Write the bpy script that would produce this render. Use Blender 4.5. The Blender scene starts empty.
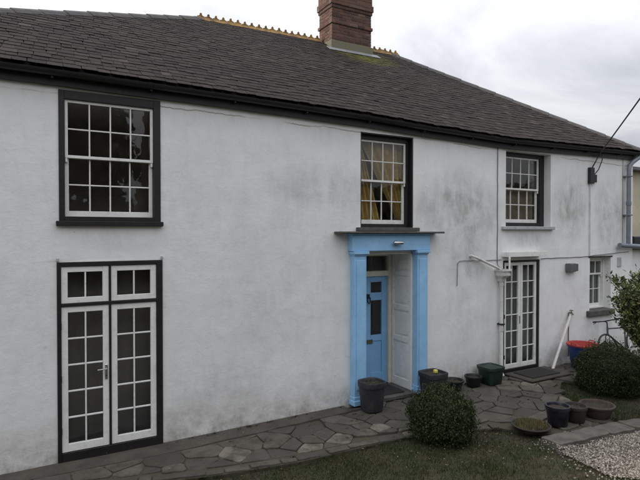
import bpy, bmesh, math, random
import numpy as np
from mathutils import Vector, Matrix, noise
R = math.radians
random.seed(7); rng = np.random.default_rng(11)
scn = bpy.context.scene
C = scn.collection

# ------------------------------------------------------------------ camera, sky, sun, exposure
cam_d = bpy.data.cameras.new('camera'); cam = bpy.data.objects.new('camera', cam_d); C.objects.link(cam)
cam.location = (0, -7.13, 2.8)
cam.rotation_euler = (R(90 - 0.77), 0, R(-29.21))
cam_d.sensor_width = 36; cam_d.lens = 29.25; cam_d.clip_start = 0.05; cam_d.clip_end = 2000
scn.camera = cam
scn.view_settings.view_transform = 'Standard'; scn.view_settings.look = 'None'
scn.view_settings.exposure = 0.40; scn.view_settings.gamma = 1.0
SUN = Vector((-0.84, 0.30, 0.45)).normalized()          # towards the sun: left of the house, veiled by cloud

def build_world():
    w = bpy.data.worlds.new('World'); scn.world = w; w.use_nodes = True
    nt = w.node_tree; N = nt.nodes; L = nt.links; N.clear()
    out = N.new('ShaderNodeOutputWorld'); bg = N.new('ShaderNodeBackground'); bg.inputs[1].default_value = 0.1
    sky = N.new('ShaderNodeTexSky'); sky.sky_type = 'NISHITA'; sky.sun_disc = False
    sky.sun_elevation = math.asin(SUN.z); sky.sun_rotation = math.atan2(SUN.x, SUN.y)
    tc = N.new('ShaderNodeTexCoord')
    sep = N.new('ShaderNodeSeparateXYZ'); L.new(tc.outputs['Generated'], sep.inputs[0])
    def m(op, a, b=None):
        n = N.new('ShaderNodeMath'); n.operation = op
        for i, v in enumerate((a, b)):
            if v is None: continue
            if isinstance(v, (int, float)): n.inputs[i].default_value = v
            else: L.new(v, n.inputs[i])
        return n.outputs[0]
    zc = m('MAXIMUM', sep.outputs[2], 0.0); den = m('ADD', zc, 0.22)
    cmb = N.new('ShaderNodeCombineXYZ')
    L.new(m('DIVIDE', sep.outputs[0], den), cmb.inputs[0]); L.new(m('DIVIDE', sep.outputs[1], den), cmb.inputs[1])
    n1 = N.new('ShaderNodeTexNoise'); n1.inputs['Scale'].default_value = 1.7; n1.inputs['Detail'].default_value = 7
    n1.inputs['Roughness'].default_value = 0.6; n1.inputs['Distortion'].default_value = 0.5
    L.new(cmb.outputs[0], n1.inputs['Vector'])
    rp = N.new('ShaderNodeValToRGB'); e = rp.color_ramp.elements
    e[0].position = 0.33; e[0].color = (5.3, 5.42, 5.88, 1); e[1].position = 0.66; e[1].color = (7.9, 8.02, 8.3, 1)
    L.new(n1.outputs[0], rp.inputs[0])
    cie = m('ADD', m('MULTIPLY', zc, 1.65), 0.58)       # overcast dome: zenith brighter than horizon
    dot = N.new('ShaderNodeVectorMath'); dot.operation = 'DOT_PRODUCT'
    L.new(tc.outputs['Generated'], dot.inputs[0]); dot.inputs[1].default_value = SUN
    side = m('ADD', m('MULTIPLY', dot.outputs['Value'], 0.22), 1.0)
    scl = N.new('ShaderNodeVectorMath'); scl.operation = 'SCALE'
    L.new(rp.outputs[0], scl.inputs[0]); L.new(m('MULTIPLY', cie, side), scl.inputs['Scale'])
    mx = N.new('ShaderNodeMix'); mx.data_type = 'RGBA'; mx.inputs[0].default_value = 0.94
    L.new(sky.outputs[0], mx.inputs[6]); L.new(scl.outputs[0], mx.inputs[7])
    L.new(mx.outputs[2], bg.inputs[0]); L.new(bg.outputs[0], out.inputs[0])
build_world()
sd = bpy.data.lights.new('sun', 'SUN'); sd.energy = 2.0; sd.angle = R(10); sd.color = (1.0, 0.9, 0.76)
so = bpy.data.objects.new('sun', sd); C.objects.link(so); so.location = (-10, 5, 12)
so.rotation_euler = SUN.to_track_quat('Z', 'Y').to_euler()

# ------------------------------------------------------------------ materials
MATS = {}
class NT:
    def __init__(s, name):
        s.mat = bpy.data.materials.new(name); s.mat.use_nodes = True
        s.nt = s.mat.node_tree; s.N = s.nt.nodes; s.L = s.nt.links
        s.b = s.N['Principled BSDF']; MATS[name] = s.mat
        s.tc = s.N.new('ShaderNodeTexCoord'); s.geo = s.N.new('ShaderNodeNewGeometry')
    def pos(s, scale=(1, 1, 1)):
        mp = s.N.new('ShaderNodeMapping'); mp.inputs['Scale'].default_value = scale
        s.L.new(s.geo.outputs['Position'], mp.inputs[0]); return mp.outputs[0]
    def noise(s, scale, detail=4, vec=None, rough=0.55, dist=0.0):
        n = s.N.new('ShaderNodeTexNoise'); n.inputs['Scale'].default_value = scale
        n.inputs['Detail'].default_value = detail; n.inputs['Roughness'].default_value = rough
        n.inputs['Distortion'].default_value = dist
        s.L.new(vec if vec is not None else s.geo.outputs['Position'], n.inputs['Vector']); return n.outputs[0]
    def ramp(s, fac, stops):
        r = s.N.new('ShaderNodeValToRGB'); el = r.color_ramp.elements
        while len(el) < len(stops): el.new(0.5)
        for e, (p, c) in zip(el, stops):
            e.position = p; e.color = (c, c, c, 1) if isinstance(c, (int, float)) else (*c, 1)
        s.L.new(fac, r.inputs[0]); return r.outputs[0]
    def mix(s, fac, a, b, mode='MIX'):
        m = s.N.new('ShaderNodeMix'); m.data_type = 'RGBA'; m.blend_type = mode
        for sock, v in ((m.inputs[0], fac), (m.inputs[6], a), (m.inputs[7], b)):
            if isinstance(v, (int, float)): sock.default_value = v
            elif isinstance(v, tuple): sock.default_value = (*v, 1)
            else: s.L.new(v, sock)
        return m.outputs[2]
    def math(s, op, a, b=None, c=None):
        n = s.N.new('ShaderNodeMath'); n.operation = op
        for i, v in enumerate((a, b, c)):
            if v is None: continue
            if isinstance(v, (int, float)): n.inputs[i].default_value = v
            else: s.L.new(v, n.inputs[i])
        return n.outputs[0]
    def xyz(s):
        n = s.N.new('ShaderNodeSeparateXYZ'); s.L.new(s.geo.outputs['Position'], n.inputs[0]); return n.outputs
    def rnd(s, island=False):
        if island: return s.geo.outputs['Random Per Island']
        n = s.N.new('ShaderNodeObjectInfo'); return n.outputs['Random']
    def col(s, c):
        if isinstance(c, tuple): s.b.inputs['Base Color'].default_value = (*c, 1)
        else: s.L.new(c, s.b.inputs['Base Color'])
        return s
    def rough(s, v):
        if isinstance(v, (int, float)): s.b.inputs['Roughness'].default_value = v
        else: s.L.new(v, s.b.inputs['Roughness'])
        return s
    def bump(s, h, strength=0.3, dist=0.02):
        b = s.N.new('ShaderNodeBump'); b.inputs['Strength'].default_value = strength; b.inputs['Distance'].default_value = dist
        s.L.new(h, b.inputs['Height']); s.L.new(b.outputs[0], s.b.inputs['Normal']); return s

def paint(name, c, rough=0.5, var=0.12, scale=6, dirt=None, bump=0.05):
    t = NT(name); n = t.noise(scale, 5)
    base = t.mix(t.ramp(n, [(0.3, 0.0), (0.7, 1.0)]), tuple(v * (1 - var) for v in c), tuple(min(1, v * (1 + var)) for v in c))
    if dirt:
        n2 = t.noise(14, 6, rough=0.7); base = t.mix(t.ramp(n2, [(0.52, 0.0), (0.75, 0.7)]), base, dirt)
    t.col(base).rough(rough); t.bump(t.noise(60, 3), bump, 0.01); return t.mat

def wall_material():
    t = NT('white_render'); x, y, z = t.xyz()
    def blob(cx, cz, rx, rz, hard=1.0):
        dx = t.math('DIVIDE', t.math('SUBTRACT', x, cx), rx); dz = t.math('DIVIDE', t.math('SUBTRACT', z, cz), rz)
        d = t.math('ADD', t.math('MULTIPLY', dx, dx), t.math('MULTIPLY', dz, dz))
        return t.math('MAXIMUM', t.math('SUBTRACT', 1.0, d), 0.0)
    acc = None
    for b in ((6.95, 3.15, 1.25, 0.95, 0.85), (4.1, 3.5, 1.2, 0.42, 0.5), (10.15, 3.35, 0.75, 0.85, 0.85), (11.6, 3.15, 0.75, 1.0, 0.8), (8.8, 2.7, .8, .22, .6), (1.0, 2.72, .8, .2, .4), (11.2, .75, .6, .3, .6),
              (7.1, 2.35, 0.8, 0.7, 0.6), (2.6, 2.9, 1.2, 0.6, 0.22), (3.4, 1.7, 1.3, 1.2, 0.22), (7.2, 1.3, 0.7, 1.0, 0.35), (2.3, 0.6, 1.0, 0.5, 0.35), (5.0, 3.0, 1.2, .6, .3)):
        v = t.math('MULTIPLY', blob(*b[:4]), b[4]); acc = v if acc is None else t.math('MAXIMUM', acc, v)
    streak = t.noise(1.0, 7, t.pos((4.5, 3, 1.5)), 0.72, 0.3)
    cloud = t.noise(1.6, 6, None, 0.65, 0.4)
    st = t.math('MULTIPLY', acc, t.ramp(streak, [(0.34, 0.25), (0.60, 1.0)]))
    st = t.math('MULTIPLY', st, t.ramp(cloud, [(0.34, 0.12), (0.62, 1.0)]))
    base = t.mix(t.ramp(t.noise(0.9, 5, None, .6), [(0.3, 0.0), (0.7, 1.0)]), (0.76, 0.76, 0.75), (0.84, 0.84, 0.835))
    base = t.mix(t.ramp(t.noise(2.2, 7, t.pos((2.2, 2, .8)), .7), [(0.48, 0.0), (0.78, 0.36)]), base, (0.55, 0.545, 0.53))
    base = t.mix(t.math('MINIMUM', t.math('MULTIPLY', st, 1.25), 0.9), base, (0.37, 0.37, 0.355))
    # splash and algae stains at the foot, ragged upper edge
    low = t.math('SUBTRACT', 1.0, t.math('DIVIDE', z, t.math('ADD', 0.12, t.math('MULTIPLY', t.noise(1.7, 5), 0.95))))
    low = t.math('MAXIMUM', low, 0.0)
    base = t.mix(t.math('MULTIPLY', low, t.ramp(t.noise(5, 6, None, .7), [(0.35, 0.15), (0.7, 0.95)])), base, (0.27, 0.255, 0.215))
    # small chips and pock marks, hair cracks
    base = t.mix(t.ramp(t.noise(9, 3), [(0.72, 0.0), (0.76, 0.45)]), base, (0.40, 0.39, 0.36))
    vor = t.N.new('ShaderNodeTexVoronoi'); vor.feature = 'DISTANCE_TO_EDGE'; vor.inputs['Scale'].default_value = 0.8
    wv = t.N.new('ShaderNodeVectorMath'); wv.operation = 'MULTIPLY_ADD'
    nz = t.N.new('ShaderNodeTexNoise'); nz.inputs['Scale'].default_value = 3; nz.inputs['Detail'].default_value = 5
    t.L.new(t.geo.outputs['Position'], nz.inputs['Vector']); t.L.new(nz.outputs[1], wv.inputs[0]); wv.inputs[1].default_value = (.5, .5, .5)
    t.L.new(t.geo.outputs['Position'], wv.inputs[2]); t.L.new(wv.outputs[0], vor.inputs['Vector'])
    crack = t.math('MULTIPLY', t.ramp(vor.outputs[0], [(0.0, 1.0), (0.006, 0.0)]), t.ramp(t.noise(.7, 2), [(0.62, 0.0), (0.72, 0.3)]))
    base = t.mix(crack, base, (0.30, 0.30, 0.28))
    # crack in the render a hand's breadth below the eave
    wav = t.math('MULTIPLY', t.noise(1.4, 6, t.pos((1, 1, .02)), .7), 0.16)
    d = t.math('ABSOLUTE', t.math('SUBTRACT', t.math('ADD', z, t.math('MULTIPLY', x, 0.012)), t.math('ADD', 4.435, wav)))
    lc = t.math('MULTIPLY', t.ramp(d, [(0.004, 1.0), (0.011, 0.0)]), t.ramp(t.noise(.8, 4, t.pos((1, 1, .02))), [(0.42, 0.0), (0.52, 0.75)]))
    base = t.mix(lc, base, (0.24, 0.19, 0.13))
    t.col(base).rough(0.88)
    h = t.math('ADD', t.math('MULTIPLY', t.noise(2.5, 4), 0.8), t.math('MULTIPLY', t.noise(13, 7, t.pos((1, 1, 1.15)), .72, .6), 0.22))
    t.bump(h, 0.42, 0.045); return t.mat
wall_material()
paint('white_gloss', (0.80, 0.80, 0.77), 0.38, 0.05, 5, (0.52, 0.50, 0.44))
paint('cream_gloss', (0.70, 0.67, 0.58), 0.42, 0.06, 5, (0.5, 0.47, 0.38))
paint('black_paint', (0.011, 0.009, 0.010), 0.5, 0.3, 8, (0.026, 0.023, 0.023))
paint('blue_paint', (0.29, 0.54, 0.81), 0.6, 0.10, 3, (0.25, 0.41, 0.57))
paint('blue_door', (0.23, 0.47, 0.76), 0.35, 0.08, 4)
paint('lead_grey', (0.10, 0.105, 0.115), 0.6, 0.25, 9, (0.2, 0.2, 0.18))
paint('lead_pale', (0.20, 0.205, 0.215), 0.6, 0.2, 9, (0.13, 0.13, 0.11))
paint('slate_slab', (0.075, 0.072, 0.068), 0.7, 0.3, 9, (0.17, 0.16, 0.10))
paint('sill_grey', (0.40, 0.41, 0.42), 0.7, 0.15, 8, (0.22, 0.22, 0.2))
paint('pvc_grey', (0.17, 0.19, 0.22), 0.45, 0.12, 4, (0.1, 0.11, 0.11))
paint('white_pipe', (0.62, 0.61, 0.58), 0.5, 0.12, 7, (0.26, 0.24, 0.2))
paint('black_plastic', (0.009, 0.009, 0.010), 0.5, 0.2, 8, (0.022, 0.021, 0.021))
paint('dark_planter', (0.022, 0.022, 0.026), 0.6, 0.25, 8, (0.075, 0.07, 0.065))
paint('navy_glaze', (0.012, 0.013, 0.02), 0.3, 0.25, 8, (0.04, 0.04, 0.04))
paint('green_plastic', (0.010, 0.028, 0.020), 0.5, 0.2, 8, (0.04, 0.055, 0.045))
paint('terracotta', (0.060, 0.042, 0.034), 0.85, 0.3, 10, (0.075, 0.068, 0.058))
paint('terracotta_old', (0.030, 0.023, 0.020), 0.8, 0.25, 10, (0.05, 0.05, 0.04))
paint('red_plastic', (0.40, 0.05, 0.04), 0.55, 0.15, 8, (0.28, 0.06, 0.05))
paint('blue_plastic', (0.012, 0.035, 0.16), 0.45, 0.15, 8)
paint('chrome', (0.55, 0.55, 0.56), 0.25, 0.05, 5); MATS['chrome'].node_tree.nodes['Principled BSDF'].inputs['Metallic'].default_value = 1
paint('brass_dark', (0.10, 0.085, 0.06), 0.4, 0.2, 9)
paint('interior_plaster', (0.66, 0.56, 0.53), 0.9, 0.1, 2)
paint('interior_floor', (0.16, 0.11, 0.08), 0.7, 0.2, 3)
paint('ochre_curtain', (0.48, 0.30, 0.10), 0.9, 0.25, 16, (0.30, 0.19, 0.08), 0.2)
paint('grey_curtain', (0.24, 0.24, 0.25), 0.9, 0.12, 6)
paint('brown_blind', (0.20, 0.14, 0.10), 0.9, 0.15, 6)
paint('dark_drape', (0.18, 0.15, 0.15), 0.9, 0.12, 5)
paint('soil', (0.035, 0.026, 0.018), 0.95, 0.35, 20, (0.06, 0.05, 0.035), 0.6)
paint('mat_fibre', (0.020, 0.018, 0.017), 0.95, 0.3, 40, None, 0.5)
paint('cream_render', (0.50, 0.45, 0.33), 0.85, 0.12, 3, (0.3, 0.28, 0.22), 0.3)
paint('olive_paint', (0.16, 0.16, 0.05), 0.6, 0.15, 5)
paint('bark', (0.055, 0.04, 0.03), 0.9, 0.35, 18, (0.09, 0.08, 0.06), 0.7)
paint('yellow_plastic', (0.7, 0.6, 0.12), 0.5, 0.05, 6)
paint('steel_tube', (0.02, 0.02, 0.022), 0.35, 0.2, 8)

def slate_mat(name, island):
    t = NT(name); r = t.rnd(island)
    base = t.ramp(r, [(0.0, (0.016, 0.013, 0.0125)), (0.3, (0.024, 0.0195, 0.0185)), (0.8, (0.031, 0.0255, 0.024)), (0.97, (0.040, 0.033, 0.030)), (1.0, (0.066, 0.054, 0.045))])
    base = t.mix(t.ramp(t.noise(1.1, 6, None, .7), [(0.45, 0.0), (0.75, 0.6)]), base, (0.040, 0.030, 0.025))
    base = t.mix(t.ramp(t.noise(28, 5, None, .7), [(0.56, 0.0), (0.72, 0.6)]), base, (0.075, 0.066, 0.052))
    base = t.mix(t.ramp(t.noise(75, 3, None, .6), [(0.66, 0.0), (0.72, 0.6)]), base, (0.13, 0.115, 0.085))
    # moss fed by the run-off below the chimney
    x, y, z = t.xyz()
    dx = t.math('DIVIDE', t.math('SUBTRACT', x, 7.15), 1.0); dy = t.math('DIVIDE', t.math('SUBTRACT', y, 3.35), 0.62)
    b = t.math('MAXIMUM', t.math('SUBTRACT', 1.0, t.math('ADD', t.math('MULTIPLY', dx, dx), t.math('MULTIPLY', dy, dy))), 0.0)
    mo = t.math('MULTIPLY', b, t.ramp(t.noise(7, 6, None, .7), [(0.35, 0.0), (0.58, 1.0)]))
    base = t.mix(mo, base, (0.105, 0.105, 0.018))
    t.col(base).rough(0.85); t.b.inputs['Specular IOR Level'].default_value = 0.15
    t.bump(t.noise(35, 6, None, .75), 0.8, 0.012)
slate_mat('slate', False); slate_mat('slate_many', True)
def hip_mat():
    t = NT('hip_cap'); base = t.mix(t.ramp(t.noise(9, 6, None, .7), [(0.35, 0.0), (0.7, 1.0)]), (0.040, 0.036, 0.036), (0.085, 0.078, 0.074))
    t.col(base).rough(0.8); t.bump(t.noise(30, 4), 0.3, 0.01)
    t = NT('ridge_tile'); base = t.mix(t.ramp(t.noise(7, 6, None, .7), [(0.36, 0.0), (0.6, 1.0)]), (0.10, 0.06, 0.034), (0.30, 0.175, 0.042))
    base = t.mix(t.ramp(t.noise(25, 5, None, .7), [(0.55, 0.0), (0.7, 0.7)]), base, (0.12, 0.10, 0.07))
    t.col(base).rough(0.9); t.bump(t.noise(40, 4), 0.4, 0.01)
    t = NT('brick'); r = t.rnd()
    base = t.ramp(r, [(0.0, (0.055, 0.025, 0.020)), (0.3, (0.11, 0.05, 0.036)), (0.6, (0.15, 0.07, 0.048)), (0.85, (0.09, 0.05, 0.042)), (1.0, (0.20, 0.12, 0.085))])
    base = t.mix(t.ramp(t.noise(16, 5, None, .7), [(0.45, 0.0), (0.75, 0.6)]), base, (0.07, 0.048, 0.038))
    t.col(base).rough(0.9); t.bump(t.noise(60, 5), 0.5, 0.01)
    t = NT('mortar'); t.col(t.mix(t.noise(20, 4), (0.11, 0.095, 0.08), (0.20, 0.175, 0.15))).rough(0.95); t.bump(t.noise(80, 4), 0.5, 0.008)
    t = NT('cement'); base = t.mix(t.ramp(t.noise(9, 5, None, .7), [(0.35, 0.0), (0.65, 1.0)]), (0.15, 0.15, 0.13), (0.16, 0.15, 0.07)); t.col(base).rough(0.95); t.bump(t.noise(50, 4), 0.5, 0.01)
hip_mat()
def stone_mats():
    t = NT('paving_stone'); r = t.rnd()
    base = t.ramp(r, [(0.0, (0.056, 0.050, 0.041)), (0.5, (0.086, 0.077, 0.062)), (0.85, (0.12, 0.108, 0.086)), (1.0, (0.20, 0.18, 0.14))])
    base = t.mix(t.ramp(t.noise(4, 6, None, .7), [(0.42, 0.0), (0.60, 0.8)]), base, (0.048, 0.042, 0.030))
    base = t.mix(t.ramp(t.noise(30, 5, None, .7), [(0.55, 0.0), (0.75, 0.5)]), base, (0.10, 0.097, 0.082))
    t.col(base).rough(0.85); t.bump(t.noise(14, 7, None, .7), 0.9, 0.03)
    t = NT('pale_slab'); base = t.mix(t.ramp(t.noise(5, 6, None, .7), [(0.4, 0.0), (0.65, 1.0)]), (0.070, 0.064, 0.054), (0.125, 0.115, 0.098)); t.col(base).rough(0.9); t.bump(t.noise(25, 6, None, .7), 0.5, 0.02)
    t = NT('path_mortar'); base = t.mix(t.ramp(t.noise(6, 6, None, .7), [(0.4, 0.0), (0.65, 1.0)]), (0.060, 0.050, 0.037), (0.055, 0.055, 0.028)); t.col(base).rough(0.95); t.bump(t.noise(40, 5), 0.6, 0.02)
    t = NT('concrete'); base = t.mix(t.ramp(t.noise(3, 7, None, .7), [(0.35, 0.0), (0.7, 1.0)]), (0.042, 0.036, 0.029), (0.088, 0.077, 0.062))
    base = t.mix(t.ramp(t.noise(45, 3), [(0.62, 0.0), (0.70, 0.5)]), base, (0.16, 0.15, 0.13)); t.col(base).rough(0.9); t.bump(t.noise(25, 6, None, .7), 0.5, 0.02)
    t = NT('lawn_soil'); base = t.mix(t.ramp(t.noise(2.5, 6, None, .65), [(0.42, 0.0), (0.62, 1.0)]), (0.028, 0.033, 0.012), (0.050, 0.034, 0.021)); t.col(base).rough(0.95); t.bump(t.noise(30, 5), 0.7, 0.03)
    t = NT('far_ground'); base = t.mix(t.noise(0.3, 6), (0.035, 0.045, 0.018), (0.055, 0.055, 0.03)); t.col(base).rough(0.95)
    t = NT('gravel_bed'); t.col(t.mix(t.noise(50, 4), (0.07, 0.063, 0.055), (0.15, 0.138, 0.12))).rough(0.95); t.bump(t.noise(90, 3), 0.8, 0.02)
    t = NT('gravel_stones'); r = t.rnd(True); t.col(t.ramp(r, [(0.0, (0.06, 0.050, 0.041)), (0.4, (0.145, 0.125, 0.102)), (0.75, (0.24, 0.212, 0.178)), (1.0, (0.42, 0.385, 0.335))])).rough(0.85)
stone_mats()
def leaf_mat(name, stops, trans=0.25, rough=0.5):
    t = NT(name); c = t.ramp(t.rnd(True), stops); t.col(c).rough(rough)
    t.b.inputs['Specular IOR Level'].default_value = 0.2
    tr = t.N.new('ShaderNodeBsdfTranslucent'); t.L.new(c, tr.inputs[0])
    mx = t.N.new('ShaderNodeMixShader'); mx.inputs[0].default_value = trans
    t.L.new(t.b.outputs[0], mx.inputs[1]); t.L.new(tr.outputs[0], mx.inputs[2])
    t.L.new(mx.outputs[0], t.N['Material Output'].inputs[0])
leaf_mat('box_leaf', [(0.0, (0.016, 0.023, 0.010)), (0.5, (0.036, 0.051, 0.020)), (0.85, (0.058, 0.078, 0.031)), (1.0, (0.11, 0.125, 0.055))], 0.2, 0.75)
leaf_mat('variegated_leaf', [(0.0, (0.022, 0.038, 0.012)), (0.5, (0.045, 0.070, 0.022)), (0.82, (0.10, 0.12, 0.045)), (1.0, (0.30, 0.30, 0.14))])
leaf_mat('grass_blade', [(0.0, (0.018, 0.028, 0.008)), (0.5, (0.036, 0.055, 0.015)), (0.88, (0.056, 0.080, 0.023)), (1.0, (0.10, 0.098, 0.043))])
leaf_mat('dry_grass', [(0.0, (0.05, 0.055, 0.02)), (0.5, (0.12, 0.105, 0.04)), (1.0, (0.22, 0.18, 0.08))])
leaf_mat('tree_leaf', [(0.0, (0.045, 0.040, 0.024)), (0.5, (0.085, 0.072, 0.042)), (0.85, (0.13, 0.10, 0.056)), (1.0, (0.18, 0.12, 0.07))])
leaf_mat('dead_leaf', [(0.0, (0.06, 0.035, 0.02)), (0.6, (0.14, 0.085, 0.045)), (1.0, (0.28, 0.22, 0.13))], 0.1)
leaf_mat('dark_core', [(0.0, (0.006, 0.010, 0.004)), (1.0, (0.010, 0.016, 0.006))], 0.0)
def glass_mat():
    t = NT('window_glass'); N, L = t.N, t.L
    tr = N.new('ShaderNodeBsdfTransparent'); tr.inputs[0].default_value = (0.90, 0.93, 0.92, 1)
    gl = N.new('ShaderNodeBsdfGlossy'); gl.inputs['Roughness'].default_value = 0.01
    fr = N.new('ShaderNodeFresnel'); fr.inputs[0].default_value = 1.75
    bp = N.new('ShaderNodeBump'); bp.inputs['Strength'].default_value = 0.035; bp.inputs['Distance'].default_value = 0.02
    L.new(t.noise(5, 2), bp.inputs['Height']); L.new(bp.outputs[0], gl.inputs['Normal'])
    mx = N.new('ShaderNodeMixShader'); L.new(t.math('MULTIPLY', fr.outputs[0], t.math('SUBTRACT', 1.0, t.geo.outputs['Backfacing'])), mx.inputs[0]); L.new(tr.outputs[0], mx.inputs[1]); L.new(gl.outputs[0], mx.inputs[2])
    L.new(mx.outputs[0], N['Material Output'].inputs[0])
glass_mat()

# ------------------------------------------------------------------ mesh helpers
def wloc(o):
    v = Vector((0, 0, 0))
    while o is not None: v = v + o.location; o = o.parent
    return v
def link(name, me, mat, parent=None, loc=(0, 0, 0), smooth=False):
    if mat and not me.materials: me.materials.append(MATS[mat])
    o = bpy.data.objects.new(name, me); C.objects.link(o)
    if parent is not None: o.parent = parent; o.location = Vector(loc) - wloc(parent)
    else: o.location = loc
    if smooth: me.polygons.foreach_set('use_smooth', [True] * len(me.polygons))
    return o
def empty(name, loc=(0, 0, 0), rot=(0, 0, 0)):
    o = bpy.data.objects.new(name, None); C.objects.link(o); o.location = loc; o.rotation_euler = rot
    o.empty_display_size = 0.2; return o
def tag(o, label=None, cat=None, group=None, kind=None):
    for k, v in (('label', label), ('category', cat), ('group', group), ('kind', kind)):
        if v: o[k] = v
    return o
class MB:
    def __init__(s): s.v = []; s.f = []
    def add(s, vs, fs):
        n = len(s.v); s.v += [tuple(v) for v in vs]; s.f += [tuple(i + n for i in f) for f in fs]; return s
    def box(s, x0, x1, y0, y1, z0, z1):
        return s.add([(x0, y0, z0), (x1, y0, z0), (x1, y1, z0), (x0, y1, z0), (x0, y0, z1), (x1, y0, z1), (x1, y1, z1), (x0, y1, z1)],
                     [(0, 3, 2, 1), (4, 5, 6, 7), (0, 1, 5, 4), (1, 2, 6, 5), (2, 3, 7, 6), (3, 0, 4, 7)])
    def tube(s, pts, r, n=10, caps=True):
        pts = [Vector(p) for p in pts]; rs = r if isinstance(r, (list, tuple)) else [r] * len(pts)
        ring0 = len(s.v); up = None
        for i, p in enumerate(pts):
            d = (pts[min(i + 1, len(pts) - 1)] - pts[max(i - 1, 0)]).normalized()
            if up is None:
                a = Vector((0, 0, 1)) if abs(d.z) < 0.9 else Vector((1, 0, 0)); up = a
            u = d.cross(up).normalized(); w = u.cross(d).normalized(); up = w
            for k in range(n):
                t = 2 * math.pi * k / n; q = p + (u * math.cos(t) + w * math.sin(t)) * rs[i]; s.v.append(tuple(q))
        for i in range(len(pts) - 1):
            for k in range(n):
                a = ring0 + i * n + k; b = ring0 + i * n + (k + 1) % n
                s.f.append((a, b, b + n, a + n))
        if caps:
            s.f.append(tuple(ring0 + k for k in range(n))[::-1]); m = ring0 + (len(pts) - 1) * n; s.f.append(tuple(m + k for k in range(n)))
        return s
    def lathe(s, prof, n=24, c=(0, 0, 0), sq=0.0):
        # prof: (r, z) outer from the bottom up and back down inside; sq>0 squares the plan off
        base = len(s.v)
        for r, z in prof:
            for k in range(n):
                t = 2 * math.pi * (k + .5) / n; cx, sx = math.cos(t), math.sin(t)
                g = 1.0 if sq == 0 else (1 / max(abs(cx), abs(sx))) ** sq
                s.v.append((c[0] + r * g * cx, c[1] + r * g * sx, c[2] + z))
        for i in range(len(prof) - 1):
            for k in range(n):
                a = base + i * n + k; b = base + i * n + (k + 1) % n; s.f.append((a, b, b + n, a + n))
        s.f.append(tuple(base + k for k in range(n))[::-1]); m = base + (len(prof) - 1) * n; s.f.append(tuple(m + k for k in range(n)))
        return s
    def build(s, name, mat, parent=None, bevel=0.0, smooth=False, label=None, seg=1):
        vs = np.array(s.v, dtype=float); c = (vs.min(0) + vs.max(0)) / 2
        me = bpy.data.meshes.new(name); me.from_pydata([tuple(v) for v in vs - c], [], s.f)
        bm = bmesh.new(); bm.from_mesh(me)
        bmesh.ops.recalc_face_normals(bm, faces=bm.faces)
        if bevel > 0: bmesh.ops.bevel(bm, geom=bm.edges[:], offset=bevel, segments=seg, affect='EDGES', clamp_overlap=True)
        bm.to_mesh(me); bm.free()
        o = link(name, me, mat, parent, c, False)
        if smooth:
            me.polygons.foreach_set('use_smooth', [True] * len(me.polygons))
            me.set_sharp_from_angle(angle=R(40))
        if label: o['label'] = label
        return o
def quick(name, verts, faces_n, mat, parent=None, loc=(0, 0, 0)):
    """numpy mesh: verts (N,3); faces of faces_n verts each in order"""
    me = bpy.data.meshes.new(name); nv = len(verts); nf = nv // faces_n
    me.vertices.add(nv); me.vertices.foreach_set('co', np.asarray(verts, dtype=np.float32).ravel())
    me.loops.add(nv); me.loops.foreach_set('vertex_index', np.arange(nv, dtype=np.int32))
    me.polygons.add(nf); me.polygons.foreach_set('loop_start', np.arange(0, nv, faces_n, dtype=np.int32))
    me.polygons.foreach_set('loop_total', np.full(nf, faces_n, dtype=np.int32))
    me.update(); me.validate()
    return link(name, me, mat, parent, loc)
def nz(x, y, z=0.0, s=1.0): return noise.noise(Vector((x * s, y * s, z * s)))

# ------------------------------------------------------------------ the house
HX0, HX1 = -3.40, 12.45          # ends of the front wall
HD = 8.1                         # depth of the house
RY = 4.06                        # ridge line
EP = [(-5, 0.0), (-0.3, 0.0), (2.36, -0.02), (4.75, -0.055), (6.0, -0.10), (8.17, -0.15), (10.2, -0.11), (12.2, -0.075), (13, -0.075)]
def eave(x):                     # the old eave sags towards its right half
    return float(np.interp(x, [p[0] for p in EP], [p[1] for p in EP]))
EY = -0.16
def ze(x): return 4.785 + eave(x)
def zr(x): return float(np.interp(x, [3.25, 8.39], [7.45, 7.54]))
def roof_z(x, y): return ze(x) + (zr(x) - ze(x)) * (y - EY) / (RY - EY)
HL0, HL1 = (-3.55, EY), (3.25, RY)
HR0, HR1 = (12.6, EY), (8.39, RY)
def hip_lx(y): return HL0[0] + (HL1[0] - HL0[0]) * (y - EY) / (RY - EY)
def hip_rx(y): return HR0[0] + (HR1[0] - HR0[0]) * (y - EY) / (RY - EY)

house = empty('house', (0, 0, 0))
tag(house, 'long white rendered two-storey house with slate roof and blue porch', 'house')

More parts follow.
